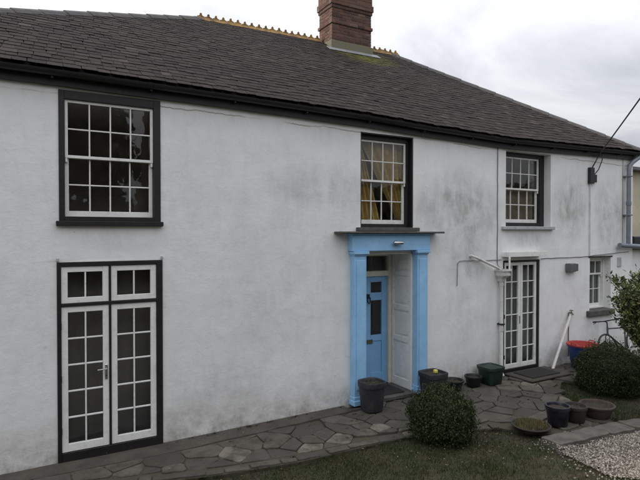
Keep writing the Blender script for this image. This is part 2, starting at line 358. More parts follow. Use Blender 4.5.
OPEN = dict(W1=(0.32, 1.54, 2.93, 4.56), D1=(0.29, 1.56, -0.10, 2.44), W2=(4.75, 5.85, 2.86, 4.46), P=(4.78, 5.84, -0.10, 2.47),
            W3=(8.16, 9.50, 2.90, 4.43), D2=(8.09, 9.17, -0.10, 2.26), W4=(10.83, 11.61, 1.06, 2.25))
def front_wall():
    T = 0.55; zt = 4.72
    def cuts(lo, hi, must, step):
        c = sorted(set([lo, hi] + must)); out = []
        for a, b in zip(c, c[1:]):
            n = max(1, round((b - a) / step)); out += [a + (b - a) * i / n for i in range(n)]
        return out + [c[-1]]
    X = cuts(HX0, HX1, [v for o in OPEN.values() for v in o[:2]], 0.3)
    Z = cuts(-0.3, zt, [max(v, -0.1) for o in OPEN.values() for v in o[2:]], 0.3)
    nx, nz_ = len(X), len(Z)
    def solid(i, j):
        if i < 0 or j < 0 or i >= nx - 1 or j >= nz_ - 1: return False
        cx, cz = (X[i] + X[i + 1]) / 2, (Z[j] + Z[j + 1]) / 2
        return not any(o[0] < cx < o[1] and o[2] < cz < o[3] for o in OPEN.values())
    vid = {}; V = []; F = []
    def v(i, j, back):
        k = (i, j, back)
        if k not in vid:
            x, z = X[i], min(Z[j], zt + eave(X[i]) - .02) if j == nz_ - 1 else Z[j]
            edge = any(o[0] - .01 <= x <= o[1] + .01 and o[2] - .01 <= z <= o[3] + .01 for o in OPEN.values())
            y = T if back else (0.0 if edge else 0.010 * nz(x, z, 3.1, 0.9) + 0.006 * nz(x, z, 7, 2.3))
            vid[k] = len(V); V.append((x, y, z))
        return vid[k]
    for i in range(nx - 1):
        for j in range(nz_ - 1):
            if not solid(i, j): continue
            F.append((v(i, j, 0), v(i + 1, j, 0), v(i + 1, j + 1, 0), v(i, j + 1, 0)))
            F.append((v(i, j, 1), v(i, j + 1, 1), v(i + 1, j + 1, 1), v(i + 1, j, 1)))
            for di, dj, a, b in ((-1, 0, (i, j), (i, j + 1)), (1, 0, (i + 1, j + 1), (i + 1, j)), (0, -1, (i + 1, j), (i, j)), (0, 1, (i, j + 1), (i + 1, j + 1))):
                if not solid(i + di, j + dj): F.append((v(*a, 0), v(*b, 0), v(*b, 1), v(*a, 1))[::-1])
    mb = MB(); mb.add(V, F); return mb.build('front_wall', 'white_render', house)
front_wall()
MB().box(HX0, HX0 + .5, .55, HD - .5, -.3, 4.6).build('side_wall', 'white_render', house)
MB().box(HX1 - .5, HX1, .55, HD - .5, -.3, 4.55).build('side_wall', 'white_render', house)
MB().box(HX0, HX1, HD - .5, HD, -.3, 4.55).build('back_wall', 'white_render', house)
# inside: floors, ceiling, cross walls, so that the rooms behind the glass are real rooms
for z0, z1, m in ((-.28, -.04, 'interior_floor'), (2.50, 2.72, 'interior_floor'), (4.50, 4.56, 'interior_plaster')):
    MB().box(HX0 + .5, HX1 - .5, .56, HD - .51, z0, z1).build('floor_slab' if z1 < 4 else 'ceiling', m, house)
for x in (2.6, 6.9, 10.0):
    MB().box(x, x + .12, .56, HD - .51, -.04, 2.5).build('partition', 'interior_plaster', house)
    MB().box(x, x + .12, .56, HD - .51, 2.72, 4.5).build('partition', 'interior_plaster', house)
for z0, z1 in ((-.04, 2.5), (2.72, 4.5)):
    MB().box(HX0 + .5, HX1 - .5, 2.3, 2.42, z0, z1).build('partition', 'interior_plaster', house)

def strip(name, prof, x0, x1, mat, step=0.35):
    """profile (y, z-offset) swept along the sagging eave"""
    n = int((x1 - x0) / step); mb = MB(); k = len(prof)
    for i in range(n + 1):
        x = x0 + (x1 - x0) * i / n; w = .006 * nz(x, 2.2, 0, 1.3)
        mb.v += [(x, y, z + eave(x) + w) for y, z in prof]
    for i in range(n):
        for j in range(k):
            a = i * k + j; b = i * k + (j + 1) % k; mb.f.append((a, b, b + k, a + k))
    mb.f.append(tuple(range(k))); mb.f.append(tuple(n * k + j for j in range(k))[::-1])
    return mb.build(name, mat, house, 0, True)
strip('fascia', [(-.055, 4.59), (-.015, 4.59), (-.015, 4.745), (-.055, 4.745)], HX0 - .1, HX1 + .08, 'black_paint')
g = [(-.135 + .062 * math.cos(t), 4.745 + .062 * math.sin(t)) for t in np.linspace(math.pi, 2 * math.pi, 9)]
g += [(-.135 + .055 * math.cos(t), 4.747 + .055 * math.sin(t)) for t in np.linspace(2 * math.pi, math.pi, 9)]
strip('gutter', g, HX0 - .12, HX1 + .1, 'black_plastic')
for i in range(14):
    x = -3.2 + i * 1.15; e = eave(x)
    MB().box(x - .012, x + .012, -.13, -.05, 4.66 + e, 4.69 + e).build('gutter_bracket', 'black_plastic', house)

# ---- roof
def build_roof():
    y1 = 2 * RY + .16 - 0.0
    k = 14; V = []; F = []
    xs0 = np.linspace(HL0[0], HR0[0], k); xs1 = np.linspace(HL1[0], HR1[0], k)
    V += [(x, EY + .01, ze(x) - .03) for x in xs0]; V += [(x, RY, zr(x) - .03) for x in xs1]
    V += [(x, y1, ze(x) - .03) for x in xs0]
    for i in range(k - 1):
        F.append((i, i + 1, k + i + 1, k + i)); F.append((k + i, k + i + 1, 2 * k + i + 1, 2 * k + i))
    F.append((0, k, 2 * k)); F.append((k - 1, 3 * k - 1, 2 * k - 1))
    mb = MB(); mb.add(V, F); roof = mb.build('roof', 'slate_many', house)
    # slates
    G = 0.152; SL = 0.262; W = 0.165; TH = 0.0065
    slope = math.hypot(RY - EY, zr(5) - ze(5)); nc = int(slope / G) + 1
    slates = []
    for c in range(nc):
        s0 = c * G; t = s0 / slope; y0 = EY + (RY - EY) * t; tm = min((s0 + G * .5) / slope, 1); ym = EY + (RY - EY) * tm
        xl, xr = hip_lx(ym), hip_rx(ym)
        x = xl - W * (0.5 if c % 2 else 0.0) - random.random() * .04
        while x < xr:
            w = W * random.uniform(.70, 1.25); a, b = max(x, xl), min(x + w - random.uniform(.003, .009), xr)
            if b - a > .04: slates.append((a, b, s0 + random.gauss(0, .012), slope))
            x += w
    def frame(xc, s0):
        t = s0 / slope; y = EY + (RY - EY) * t
        p = Vector((xc, y, roof_z(xc, y)))
        ex = Vector((1, 0, (roof_z(xc + .05, y) - roof_z(xc - .05, y)) / .1)).normalized()
        y2 = min(y + .3, RY); y3 = y2 - .3
        ey = Vector((0, .3, roof_z(xc, y2) - roof_z(xc, y3))).normalized()
        n = ex.cross(ey).normalized(); return p, ex, n.cross(ex), n
    camp = Vector(cam.location); items = []
    fw = Vector((math.sin(R(29.21)), math.cos(R(29.21)), 0)); rt = Vector((fw.y, -fw.x, 0))
    for s in slates:
        p, ex, ey, n = frame((s[0] + s[1]) / 2, s[2]); d = p - camp; dep = d.dot(fw); u = d.dot(rt) / dep
        size = (s[1] - s[0]) * abs(d.normalized().dot(n)) / (dep * dep) if abs(u) < .62 else 0
        items.append((size, s, p, ex, ey, n))
    items.sort(key=lambda q: -q[0])
    CUT = (0.0, .012, .02)
    protos = []
    for q in range(4):
        mb = MB(); ch = random.choice((0.01, .018, .03)); dz = random.uniform(-.003, .003)
        # unit-width slate, tail at y=0 with slightly broken corners
        pts = [(-.5 + ch, 0.004), (-.1, -.004 + dz), (.2, .003), (.5 - ch * .6, 0.0), (.5, .02), (.5, SL), (-.5, SL), (-.5, .025)]
        m = len(pts); mb.v = [(x, y, TH) for x, y in pts] + [(x, y, 0) for x, y in pts]
        mb.f = [tuple(range(m)), tuple(range(2 * m - 1, m - 1, -1))] + [(i, i + m, (i + 1) % m + m, (i + 1) % m) for i in range(m)]
        me = bpy.data.meshes.new('slate'); me.from_pydata(mb.v, [], mb.f); me.materials.append(MATS['slate']); protos.append(me)
    BV, BF = [], []
    for i, (size, s, p, ex, ey, n) in enumerate(items):
        w = s[1] - s[0]; tilt = -0.046 + random.uniform(-.010, .010); yaw = random.gauss(0, .022)
        L_ = min(SL, slope - s[2] + .02)
        rot = Matrix((ex, ey, n)).transposed().to_4x4()
        M = Matrix.Translation(p + n * (0.012 + random.uniform(0, .005))) @ rot @ Matrix.Rotation(tilt, 4, 'X') @ Matrix.Rotation(yaw, 4, 'Z') @ Matrix.Diagonal((w, L_ / SL, 1, 1))
        if i < 300 and size > 0:
            o = bpy.data.objects.new('slate', protos[i % 4]); C.objects.link(o); o.parent = roof
            M2 = Matrix.Translation(-wloc(roof)) @ M; o.matrix_local = M2
        else:
            pm = protos[i % 4]; b0 = len(BV); BV += [tuple(M @ v.co) for v in pm.vertices]; BF += [tuple(b0 + k_ for k_ in f.vertices) for f in pm.polygons]
    mb = MB(); mb.add(BV, BF); o = mb.build('slates', 'slate_many', roof); o['kind'] = 'stuff'
    # hip caps: angled tiles lying along both hips
    def hip(a, b, nrm_side, ln=0.46):
        a, b = Vector(a), Vector(b); d = b - a; n = int(d.length / ln); d.normalize()
        side = d.cross(Vector((0, 0, 1))).normalized(); up = side.cross(d).normalized()
        me = bpy.data.meshes.new('hip_tile'); prof = [(-.13, -.075), (-.07, -.015), (0, .022), (.07, -.015), (.13, -.075), (.125, -.10), (0, 0.0), (-.125, -.10)]
        V = [(x, 0, z) for x, z in prof] + [(x * .96, ln + .02, z - .012) for x, z in prof]; k = len(prof)
        F = [tuple(range(k)), tuple(range(2 * k - 1, k - 1, -1))] + [(i, (i + 1) % k, (i + 1) % k + k, i + k) for i in range(k)]
        me.from_pydata(V, [], F); me.materials.append(MATS['hip_cap'])
        bm = bmesh.new(); bm.from_mesh(me); bmesh.ops.recalc_face_normals(bm, faces=bm.faces); bm.to_mesh(me); bm.free()
        for i in range(n + 1):
            p = a + d * (i * ln) + up * (0.032 + random.uniform(0, .008)); o = bpy.data.objects.new('hip_tile', me); C.objects.link(o); o.parent = roof
            M = Matrix.Translation(p) @ Matrix((side, d, up)).transposed().to_4x4() @ Matrix.Rotation(random.uniform(-.012, .012), 4, 'Z')
            o.matrix_local = Matrix.Translation(-wloc(roof)) @ M
    hip((HL0[0], HL0[1], ze(HL0[0])), (HL1[0], HL1[1], zr(HL1[0])), 1)
    hip((HR0[0], HR0[1], ze(HR0[0])), (HR1[0], HR1[1], zr(HR1[0])), -1)
    # crested terracotta ridge tiles
    TL = 0.34; me = bpy.data.meshes.new('ridge_tile')
    mb = MB()
    prof = [(-.13, -.095), (-.05, -.010), (0, .020), (.05, -.010), (.13, -.095), (.12, -.11), (0, -.01), (-.12, -.11)]; k = len(prof)
    mb.add([(0, y, z) for y, z in prof] + [(TL - .008, y, z) for y, z in prof],
           [tuple(range(k)), tuple(range(2 * k - 1, k - 1, -1))] + [(i, (i + 1) % k, (i + 1) % k + k, i + k) for i in range(k)])
    for q in range(2):
        x = q * .17 + .005
        pts = [(x, .005), (x + .16, .005), (x + .155, .030), (x + .125, .034), (x + .102, .060), (x + .105, .082), (x + .08, .100), (x + .055, .082), (x + .058, .060), (x + .035, .034), (x + .005, .030)]
        m = len(pts); mb.add([(a, -.014, b) for a, b in pts] + [(a, .014, b) for a, b in pts], [tuple(range(m)), tuple(range(2 * m - 1, m - 1, -1))] + [(i, i + m, (i + 1) % m + m, (i + 1) % m) for i in range(m)])
    me.from_pydata(mb.v, [], mb.f); me.materials.append(MATS['ridge_tile'])
    bm = bmesh.new(); bm.from_mesh(me); bmesh.ops.recalc_face_normals(bm, faces=bm.faces); bm.to_mesh(me); bm.free()
    x = 3.2
    while x < 8.35:
        if not (6.0 < x < 7.42):
            o = bpy.data.objects.new('ridge_tile', me); C.objects.link(o); o.parent = roof
            o.location = Vector((x, RY + random.uniform(-.006, .006), zr(x) + .030 + random.uniform(-.008, .008))) - wloc(roof)
            o.rotation_euler = (random.uniform(-.03, .03), random.uniform(-.015, .015) - math.atan(.09 / 5.14), random.uniform(-.02, .02))
        x += TL
build_roof()

def build_chimney():
    x0, x1, y0, y1 = 6.32, 7.46, 3.60, 4.22; zb = 6.6; zt = 8.80
    ch = MB().box(x0 + .008, x1 - .008, y0 + .008, y1 - .008, zb, zt).build('chimney', 'mortar', house, label='weathered red brick chimney with projecting brick bands')
    fl = MB()
    fl.add([(x0 - .05, y0 - .05, 6.9), (x1 + .05, y0 - .05, 6.9), (x1 + .05, y1 + .05, 6.9), (x0 - .05, y1 + .05, 6.9),
            (x0 - .03, y0 - .03, 7.40), (x1 + .03, y0 - .03, 7.40), (x1 + .03, y1 + .03, 7.46), (x0 - .03, y1 + .03, 7.46), ],
           [(0, 3, 2, 1), (4, 5, 6, 7), (0, 1, 5, 4), (1, 2, 6, 5), (2, 3, 7, 6), (3, 0, 4, 7)])
    fl.build('cement_fillet', 'cement', ch, .01)
    # lead apron lying on the slates in front of the stack
    a = MB(); V = []
    for x in (x0 - .16, x1 + .16):
        for y in (y0 - .20, y0 - .03):
            V.append((x, y, roof_z(x, y) + .045))
    V += [(v[0], v[1], v[2] - .012) for v in V]
    a.add(V, [(0, 2, 3, 1), (4, 5, 7, 6), (0, 1, 5, 4), (2, 6, 7, 3), (0, 4, 6, 2), (1, 3, 7, 5)]); a.build('lead_apron', 'lead_pale', ch)
    BL, BH, BW, J = .215, .065, .1025, .011
    cache = {}
    def brick(cx, cy, cz, lx, ly):
        key = (round(lx, 3), round(ly, 3))
        if key not in cache:
            me = bpy.data.meshes.new('brick'); bm = bmesh.new(); bmesh.ops.create_cube(bm, size=1)
            bmesh.ops.scale(bm, vec=(lx, ly, BH), verts=bm.verts); bmesh.ops.bevel(bm, geom=bm.edges[:], offset=.005, segments=1, affect='EDGES')
            bm.to_mesh(me); bm.free(); me.materials.append(MATS['brick']); cache[key] = me
        o = bpy.data.objects.new('brick', cache[key]); C.objects.link(o); o.parent = ch
        o.location = Vector((cx, cy, cz)) - wloc(ch); o.rotation_euler = (0, 0, random.uniform(-.008, .008))
    z = 7.36; c = 0
    while z < zt - .05:
        off = 0.0
        if 7.80 < z < 7.87: off = .03
        if z > 8.13: off = .022
        if z > 8.21: off = .045
        if z > 8.36: off = .02
        a0, a1, b0, b1 = x0 - off, x1 + off, y0 - off, y1 + off
        hdr = (c % 2 == 0)
        for yy, sg in ((b0, 1), (b1, -1)):
            x = a0
            first = True
            while x < a1 - .03:
                l = BL if not (first and hdr) else BW
                l = min(l, a1 - x)
                if a1 - x - l < .05: l = a1 - x
                brick(x + l / 2, yy + sg * (BW / 2 + random.uniform(-.002, .002)), z + BH / 2, l - (J if x + l < a1 - .001 else 0), BW)
                x += l; first = False
        for xx, sg in ((a0, 1), (a1, -1)):
            y = b0 + BW + J; first = True; ye = b1 - BW - J
            while y < ye - .02:
                l = BL if not (first and not hdr) else BW; l = min(l, ye - y)
                if ye - y - l < .05: l = ye - y
                brick(xx + sg * BW / 2, y + l / 2, z + BH / 2, BW, l - (J if y + l < ye - .001 else 0)); y += l; first = False
        if off > 0: MB().box(a0 + .006, a1 - .006, b0 + .006, b1 - .006, z - .004, z + BH + .004).build('mortar_bed', 'mortar', ch)
        z += BH + J; c += 1
    MB().box(x0 - .02, x1 + .02, y0 - .02, y1 + .02, z - .01, z + .06).build('flaunching', 'cement', ch, .02)
build_chimney()

# ---- windows and glazed doors
def pane(x0, x1, y, z0, z1, parent, mat='window_glass'):
    o = MB().box(x0 - .004, x1 + .004, y - .0015, y + .0015, z0 - .004, z1 + .004).build('pane', mat, parent)
    o.rotation_euler = (random.gauss(0, .006), 0, random.gauss(0, .006)); return o
def glazed(x0, x1, y0, y1, z0, z1, st, tr, br, cols, rows, bar, parent, name, mat='white_gloss', zcuts=None):
    """stiles, rails and glazing bars as one leaf; each pane of glass separate"""
    mb = MB(); gx0, gx1, gz0, gz1 = x0 + st, x1 - st, z0 + br, z1 - tr
    mb.box(x0, gx0, y0, y1, z0, z1); mb.box(gx1, x1, y0, y1, z0, z1)
    mb.box(gx0, gx1, y0 + .0015, y1, z0, gz0); mb.box(gx0, gx1, y0 + .0015, y1, gz1, z1)
    ym = (y0 + y1) / 2; d = .014
    xs = [gx0 + (gx1 - gx0) * i / cols for i in range(cols + 1)]; zs = [gz0 + (gz1 - gz0) * i / rows for i in range(rows + 1)] if zcuts is None else zcuts
    for x in xs[1:-1]: mb.box(x - bar / 2, x + bar / 2, y0 + .006, ym + d, gz0, gz1)
    for z in zs[1:-1]:
        for a, b in zip(xs, xs[1:]):
            mb.box(a + (bar / 2 if a != gx0 else 0), b - (bar / 2 if b != gx1 else 0), y0 + .008, ym + d, z - bar / 2, z + bar / 2)
    leaf = mb.build(name, mat, parent, .0025)
    for i in range(cols):
        for j in range(rows): pane(xs[i], xs[i + 1], ym + .004, zs[j], zs[j + 1], parent)
    return leaf

def sash_window(op, yf, lin, fr, sash, meet, cols, rows_u, rows_l, label, mat='black_paint', zc=None, lower_gap=0.0):
    x0, x1, z0, z1 = op; sx0, sx1, sz0, sz1 = sash
    mb = MB()
    yb = yf + .13
    mb.box(x0, sx0, yf, yb, z0, z1); mb.box(sx1, x1, yf, yb, z0, z1); mb.box(sx0, sx1, yf + .002, yb, sz1, z1); mb.box(sx0, sx1, yf + .002, yb, z0, sz0)
    if lin is not None:      # painted lining of the reveal
        mb.box(x1 - .018, x1 - .002, lin, yf, z0, z1); mb.box(x0 + .002, x0 + .018, lin, yf, z0, z1); mb.box(x0 + .018, x1 - .018, lin + .002, yf, z1 - .018, z1 - .002)
    w = mb.build('window', mat, house, .003, label=label)
    glazed(sx0 + .004, sx1 - .004, yf + .03, yf + .065, meet - .02, sz1, .035, .035, .035, cols, rows_u, .017, w, 'upper_sash')
    glazed(sx0 + .004, sx1 - .004, yf + .07, yf + .105, sz0, meet + .015, .045, .035, .07, cols, rows_l, .017, w, 'lower_sash')
    for s in (-1, 1):        # sash horns
        xx = sx0 + .02 if s < 0 else sx1 - .02
        MB().box(xx - .014, xx + .014, yf + .033, yf + .062, meet - .075, meet - .021).build('sash_horn', 'white_gloss', w, .005)
    return w
w1 = sash_window((0.322, 1.538, 2.952, 4.558), -.016, None, 0, (0.385, 1.45, 3.005, 4.45), 3.75, 4, 2, 2, 'large black-framed sash window above the tall french doors')
MB().box(.285, 1.565, -.06, .12, 2.888, 2.949).build('sill', 'black_paint', w1, .006)
w2 = sash_window((4.752, 5.848, 2.895, 4.458), .10, .006, 0, (4.815, 5.785, 2.955, 4.37), 3.685, 4, 2, 2, 'black-framed sash window with ochre curtains above the blue porch')
MB().box(4.66, 5.94, -.075, .22, 2.83, 2.893).build('sill', 'slate_slab', w2, .006)
w3 = sash_window((8.162, 9.498, 2.935, 4.428), .16, None, 0, (8.275, 9.365, 3.01, 4.345), 3.70, 4, 2, 2, 'deep-set black-framed sash window above the narrow french doors')
MB().box(8.04, 9.56, -.075, .30, 2.868, 2.932).build('sill', 'sill_grey', w3, .008)
w4 = sash_window((10.832, 11.608, 1.085, 2.248), .15, None, 0, (10.875, 11.565, 1.12, 2.19), 1.87, 3, 1, 2, 'small white sash window low at the right of the wall', 'white_gloss')
MB().box(10.72, 11.66, -.085, .28, .955, 1.078).build('sill', 'slate_slab', w4, .01)
MB().box(10.78, 11.66, -.012, .14, 2.252, 2.285).build('lintel', 'terracotta_old', w4, .004)

def french1():
    mb = MB(); x0, x1 = .292, 1.558; a, b = -.018, .11
    mb.box(x0, .336, a, b, -.06, 2.438); mb.box(1.478, x1, a, b, -.06, 2.438)
    mb.box(.336, 1.478, a + .002, b, 2.385, 2.438); mb.box(.336, 1.478, a + .002, b, 1.888, 1.926); mb.box(.336, 1.478, a + .002, b, -.06, .075)
    mb.box(.886, .912, a + .004, b, .075, 2.385)
    d = mb.build('french_doors', 'black_paint', house, .003, label='tall white french doors with glazed fanlights in a black frame')
    for xa, xb in ((.338, .885), (.913, 1.476)):
        glazed(xa, xb, .0, .045, .080, 1.886, .072, .072, .095, 2, 5, .018, d, 'door_leaf')
        glazed(xa, xb, .0, .045, 1.929, 2.382, .072, .068, .068, 2, 1, .018, d, 'fanlight_frame')
    h = MB().box(.833, .866, -.012, -.001, .93, 1.12).build('handle_plate', 'chrome', d, .004)
    MB().tube([(.85, -.005, 1.07), (.85, -.05, 1.07), (.74, -.052, 1.068)], .010, 8).build('handle', 'chrome', d, 0, True)
    MB().tube([(.85, -.013, .98), (.85, -.018, .98)], .008, 8).build('keyhole', 'black_plastic', d)
    for xx in (.333, 1.481):
        for z in (.35, 1.0, 1.65): MB().tube([(xx, -.022, z - .04), (xx, -.022, z + .04)], .008, 8).build('hinge', 'black_plastic', d)
    for xx in (.30, 1.55): MB().box(xx - .015, xx + .015, -.02, -.003, 2.45, 2.49).build('hook', 'sill_grey', d, .004)
french1()
def french2():
    mb = MB(); x0, x1 = 8.092, 9.168; a, b = .012, .13
    mb.box(x0, 8.148, a, b, -.06, 2.258); mb.box(9.108, x1, a, b, -.06, 2.258)
    mb.box(8.148, 9.108, a + .002, b, 2.218, 2.258); mb.box(8.148, 9.108, a + .002, b, -.06, .098)
    d = mb.build('french_doors', 'black_paint', house, .003, label='narrow white french doors with small panes beside the drain hopper')
    for xa, xb in ((8.152, 8.624), (8.632, 9.104)):
        glazed(xa, xb, .028, .07, .104, 2.214, .062, .062, .085, 2, 6, .017, d, 'door_leaf')
    for z in (.35, 1.15, 1.95):
        for xx in (8.146, 9.111): MB().tube([(xx, .006, z - .04), (xx, .006, z + .04)], .008, 8).build('hinge', 'black_plastic', d)
    MB().box(8.590, 8.615, .014, .027, .98, 1.14).build('handle', 'chrome', d, .004)
    # small white hood over the doors
    hd = MB().box(8.06, 9.14, -.17, -.001, 2.335, 2.355).box(8.06, 9.14, -.19, -.17, 2.335, 2.435).box(8.06, 8.085, -.17, -.001, 2.355, 2.43)
    hd.box(8.045, 8.075, -.20, -.171, 2.02, 2.334)
    hd.build('hood', 'white_gloss', d, .004)
french2()

# ---- the blue porch and its door
def porch():
    p = MB().box(4.50, 6.12, -.14, -.002, 2.505, 2.765).build('porch', 'blue_paint', house, .006, label='pale blue painted door surround with pilasters and slate canopy')
    for xa, xb in ((4.55, 4.78), (5.84, 6.07)):
        MB().box(xa, xb, -.132, -.003, .16, 2.43).box(xa + .035, xb - .035, -.145, -.132, .26, 2.36).build('pilaster', 'blue_paint', p, .006)
        MB().box(xa - .03, xb + .03, -.175, -.0025, 2.455, 2.503).box(xa - .012, xb + .012, -.15, -.003, 2.43, 2.455).build('capital', 'blue_paint', p, .006)
        MB().box(xa - .03, xb + .03, -.17, -.0025, .015, .10).box(xa - .015, xb + .015, -.15, -.003, .10, .158).build('plinth', 'blue_paint', p, .008)
    MB().box(4.47, 6.15, -.18, -.0035, 2.767, 2.79).build('cornice', 'blue_paint', p, .006)
    MB().box(4.24, 6.36, -.245, -.001, 2.792, 2.825).build('canopy', 'slate_slab', p, .008)
    # panelled white linings of the deep doorway
    for side, X in ((-1, 4.782), (1, 5.838)):
        mb = MB(); s = -side
        mb.box(min(X, X + s * .016), max(X, X + s * .016), .0, .56, .05, 2.455)
        xa, xb = sorted((X + s * .016, X + s * .034))
        mb.box(xa, xb, -.004, .07, .05, 2.455); mb.box(xa, xb, .49, .56, .05, 2.455)
        zs = [.05, .20, .86, .95, 1.42, 1.51, 2.04, 2.12, 2.36, 2.455]
        for k in range(0, len(zs), 2): mb.box(xa, xb, .07, .49, zs[k], zs[k + 1])
        for k in range(1, len(zs) - 1, 2):
            q = sorted((X + s * .016, X + s * .026)); mb.box(q[0], q[1], .11, .45, zs[k] + .04, zs[k + 1] - .04)
        mb.build('panelled_lining', 'white_gloss', p, .004)
    MB().box(4.82, 5.80, -.003, .56, 2.44, 2.468).build('lining_soffit', 'cream_gloss', p)
    MB().box(4.784, 5.836, -.12, .56, -.02, .048).build('threshold', 'slate_slab', p, .008)
    # door frame, fanlight, door
    f = MB().box(4.82, 4.885, .55, .66, .05, 2.44).box(5.735, 5.80, .55, .66, .05, 2.44).box(4.885, 5.735, .552, .66, 2.385, 2.44).box(4.885, 5.735, .552, .66, 2.02, 2.115)
    d = f.build('front_door', 'cream_gloss', house, .004, label='pale blue front door with dark panes inside the porch')
    pane(4.885, 5.735, .61, 2.115, 2.385, d)
    x0, x1, xm = 4.889, 5.731, 5.31
    mb = MB(); ya, yb = .60, .645
    zs = [.055, .84, .95, 1.58, 1.72, 1.91, 2.015]
    for a, b in ((x0, x0 + .115), (xm - .06, xm + .06), (x1 - .115, x1)): mb.box(a, b, ya, yb, zs[0], zs[-1])
    for a, b in ((x0 + .115, xm - .06), (xm + .06, x1 - .115)):
        mb.box(a, b, ya + .002, yb, zs[1], zs[2]); mb.box(a, b, ya + .002, yb, zs[3], zs[4]); mb.box(a, b, ya + .002, yb, zs[5], zs[6]); mb.box(a, b, ya + .002, yb, zs[0], .27)
        mb.box(a, b, ya + .018, yb, .27, zs[1])
    mb.build('door_leaf', 'blue_door', d, .004)
    for a, b in ((x0 + .115, xm - .06), (xm + .06, x1 - .115)):
        pane(a, b, .625, zs[2], zs[3], d); pane(a, b, .625, zs[4], zs[5], d)
    MB().box(xm - .03, xm + .10, .588, .60, .80, .875).build('letter_plate', 'brass_dark', d, .004)
    kn = MB().box(xm - .03, xm + .03, .585, .60, 1.62, 1.70); kn.tube([(xm - .03, .575, 1.64), (xm - .028, .565, 1.56), (xm, .56, 1.53), (xm + .028, .565, 1.56), (xm + .03, .575, 1.64)], .011, 8)
    kn.build('knocker', 'black_plastic', d, 0, True)
    # bulkhead light on the frieze
    l = MB().tube([(5.36, -.141, 2.635), (5.36, -.155, 2.635)], .045, 14).tube([(5.36, -.155, 2.635), (5.36, -.19, 2.635)], .018, 10).build('porch_light', 'chrome', p, 0, True)
    MB().tube([(5.28, -.20, 2.635), (5.30, -.20, 2.635), (5.46, -.20, 2.635), (5.48, -.20, 2.635)], [.02, .03, .03, .02], 14).build('lamp_housing', 'chrome', p, 0, True)
porch()

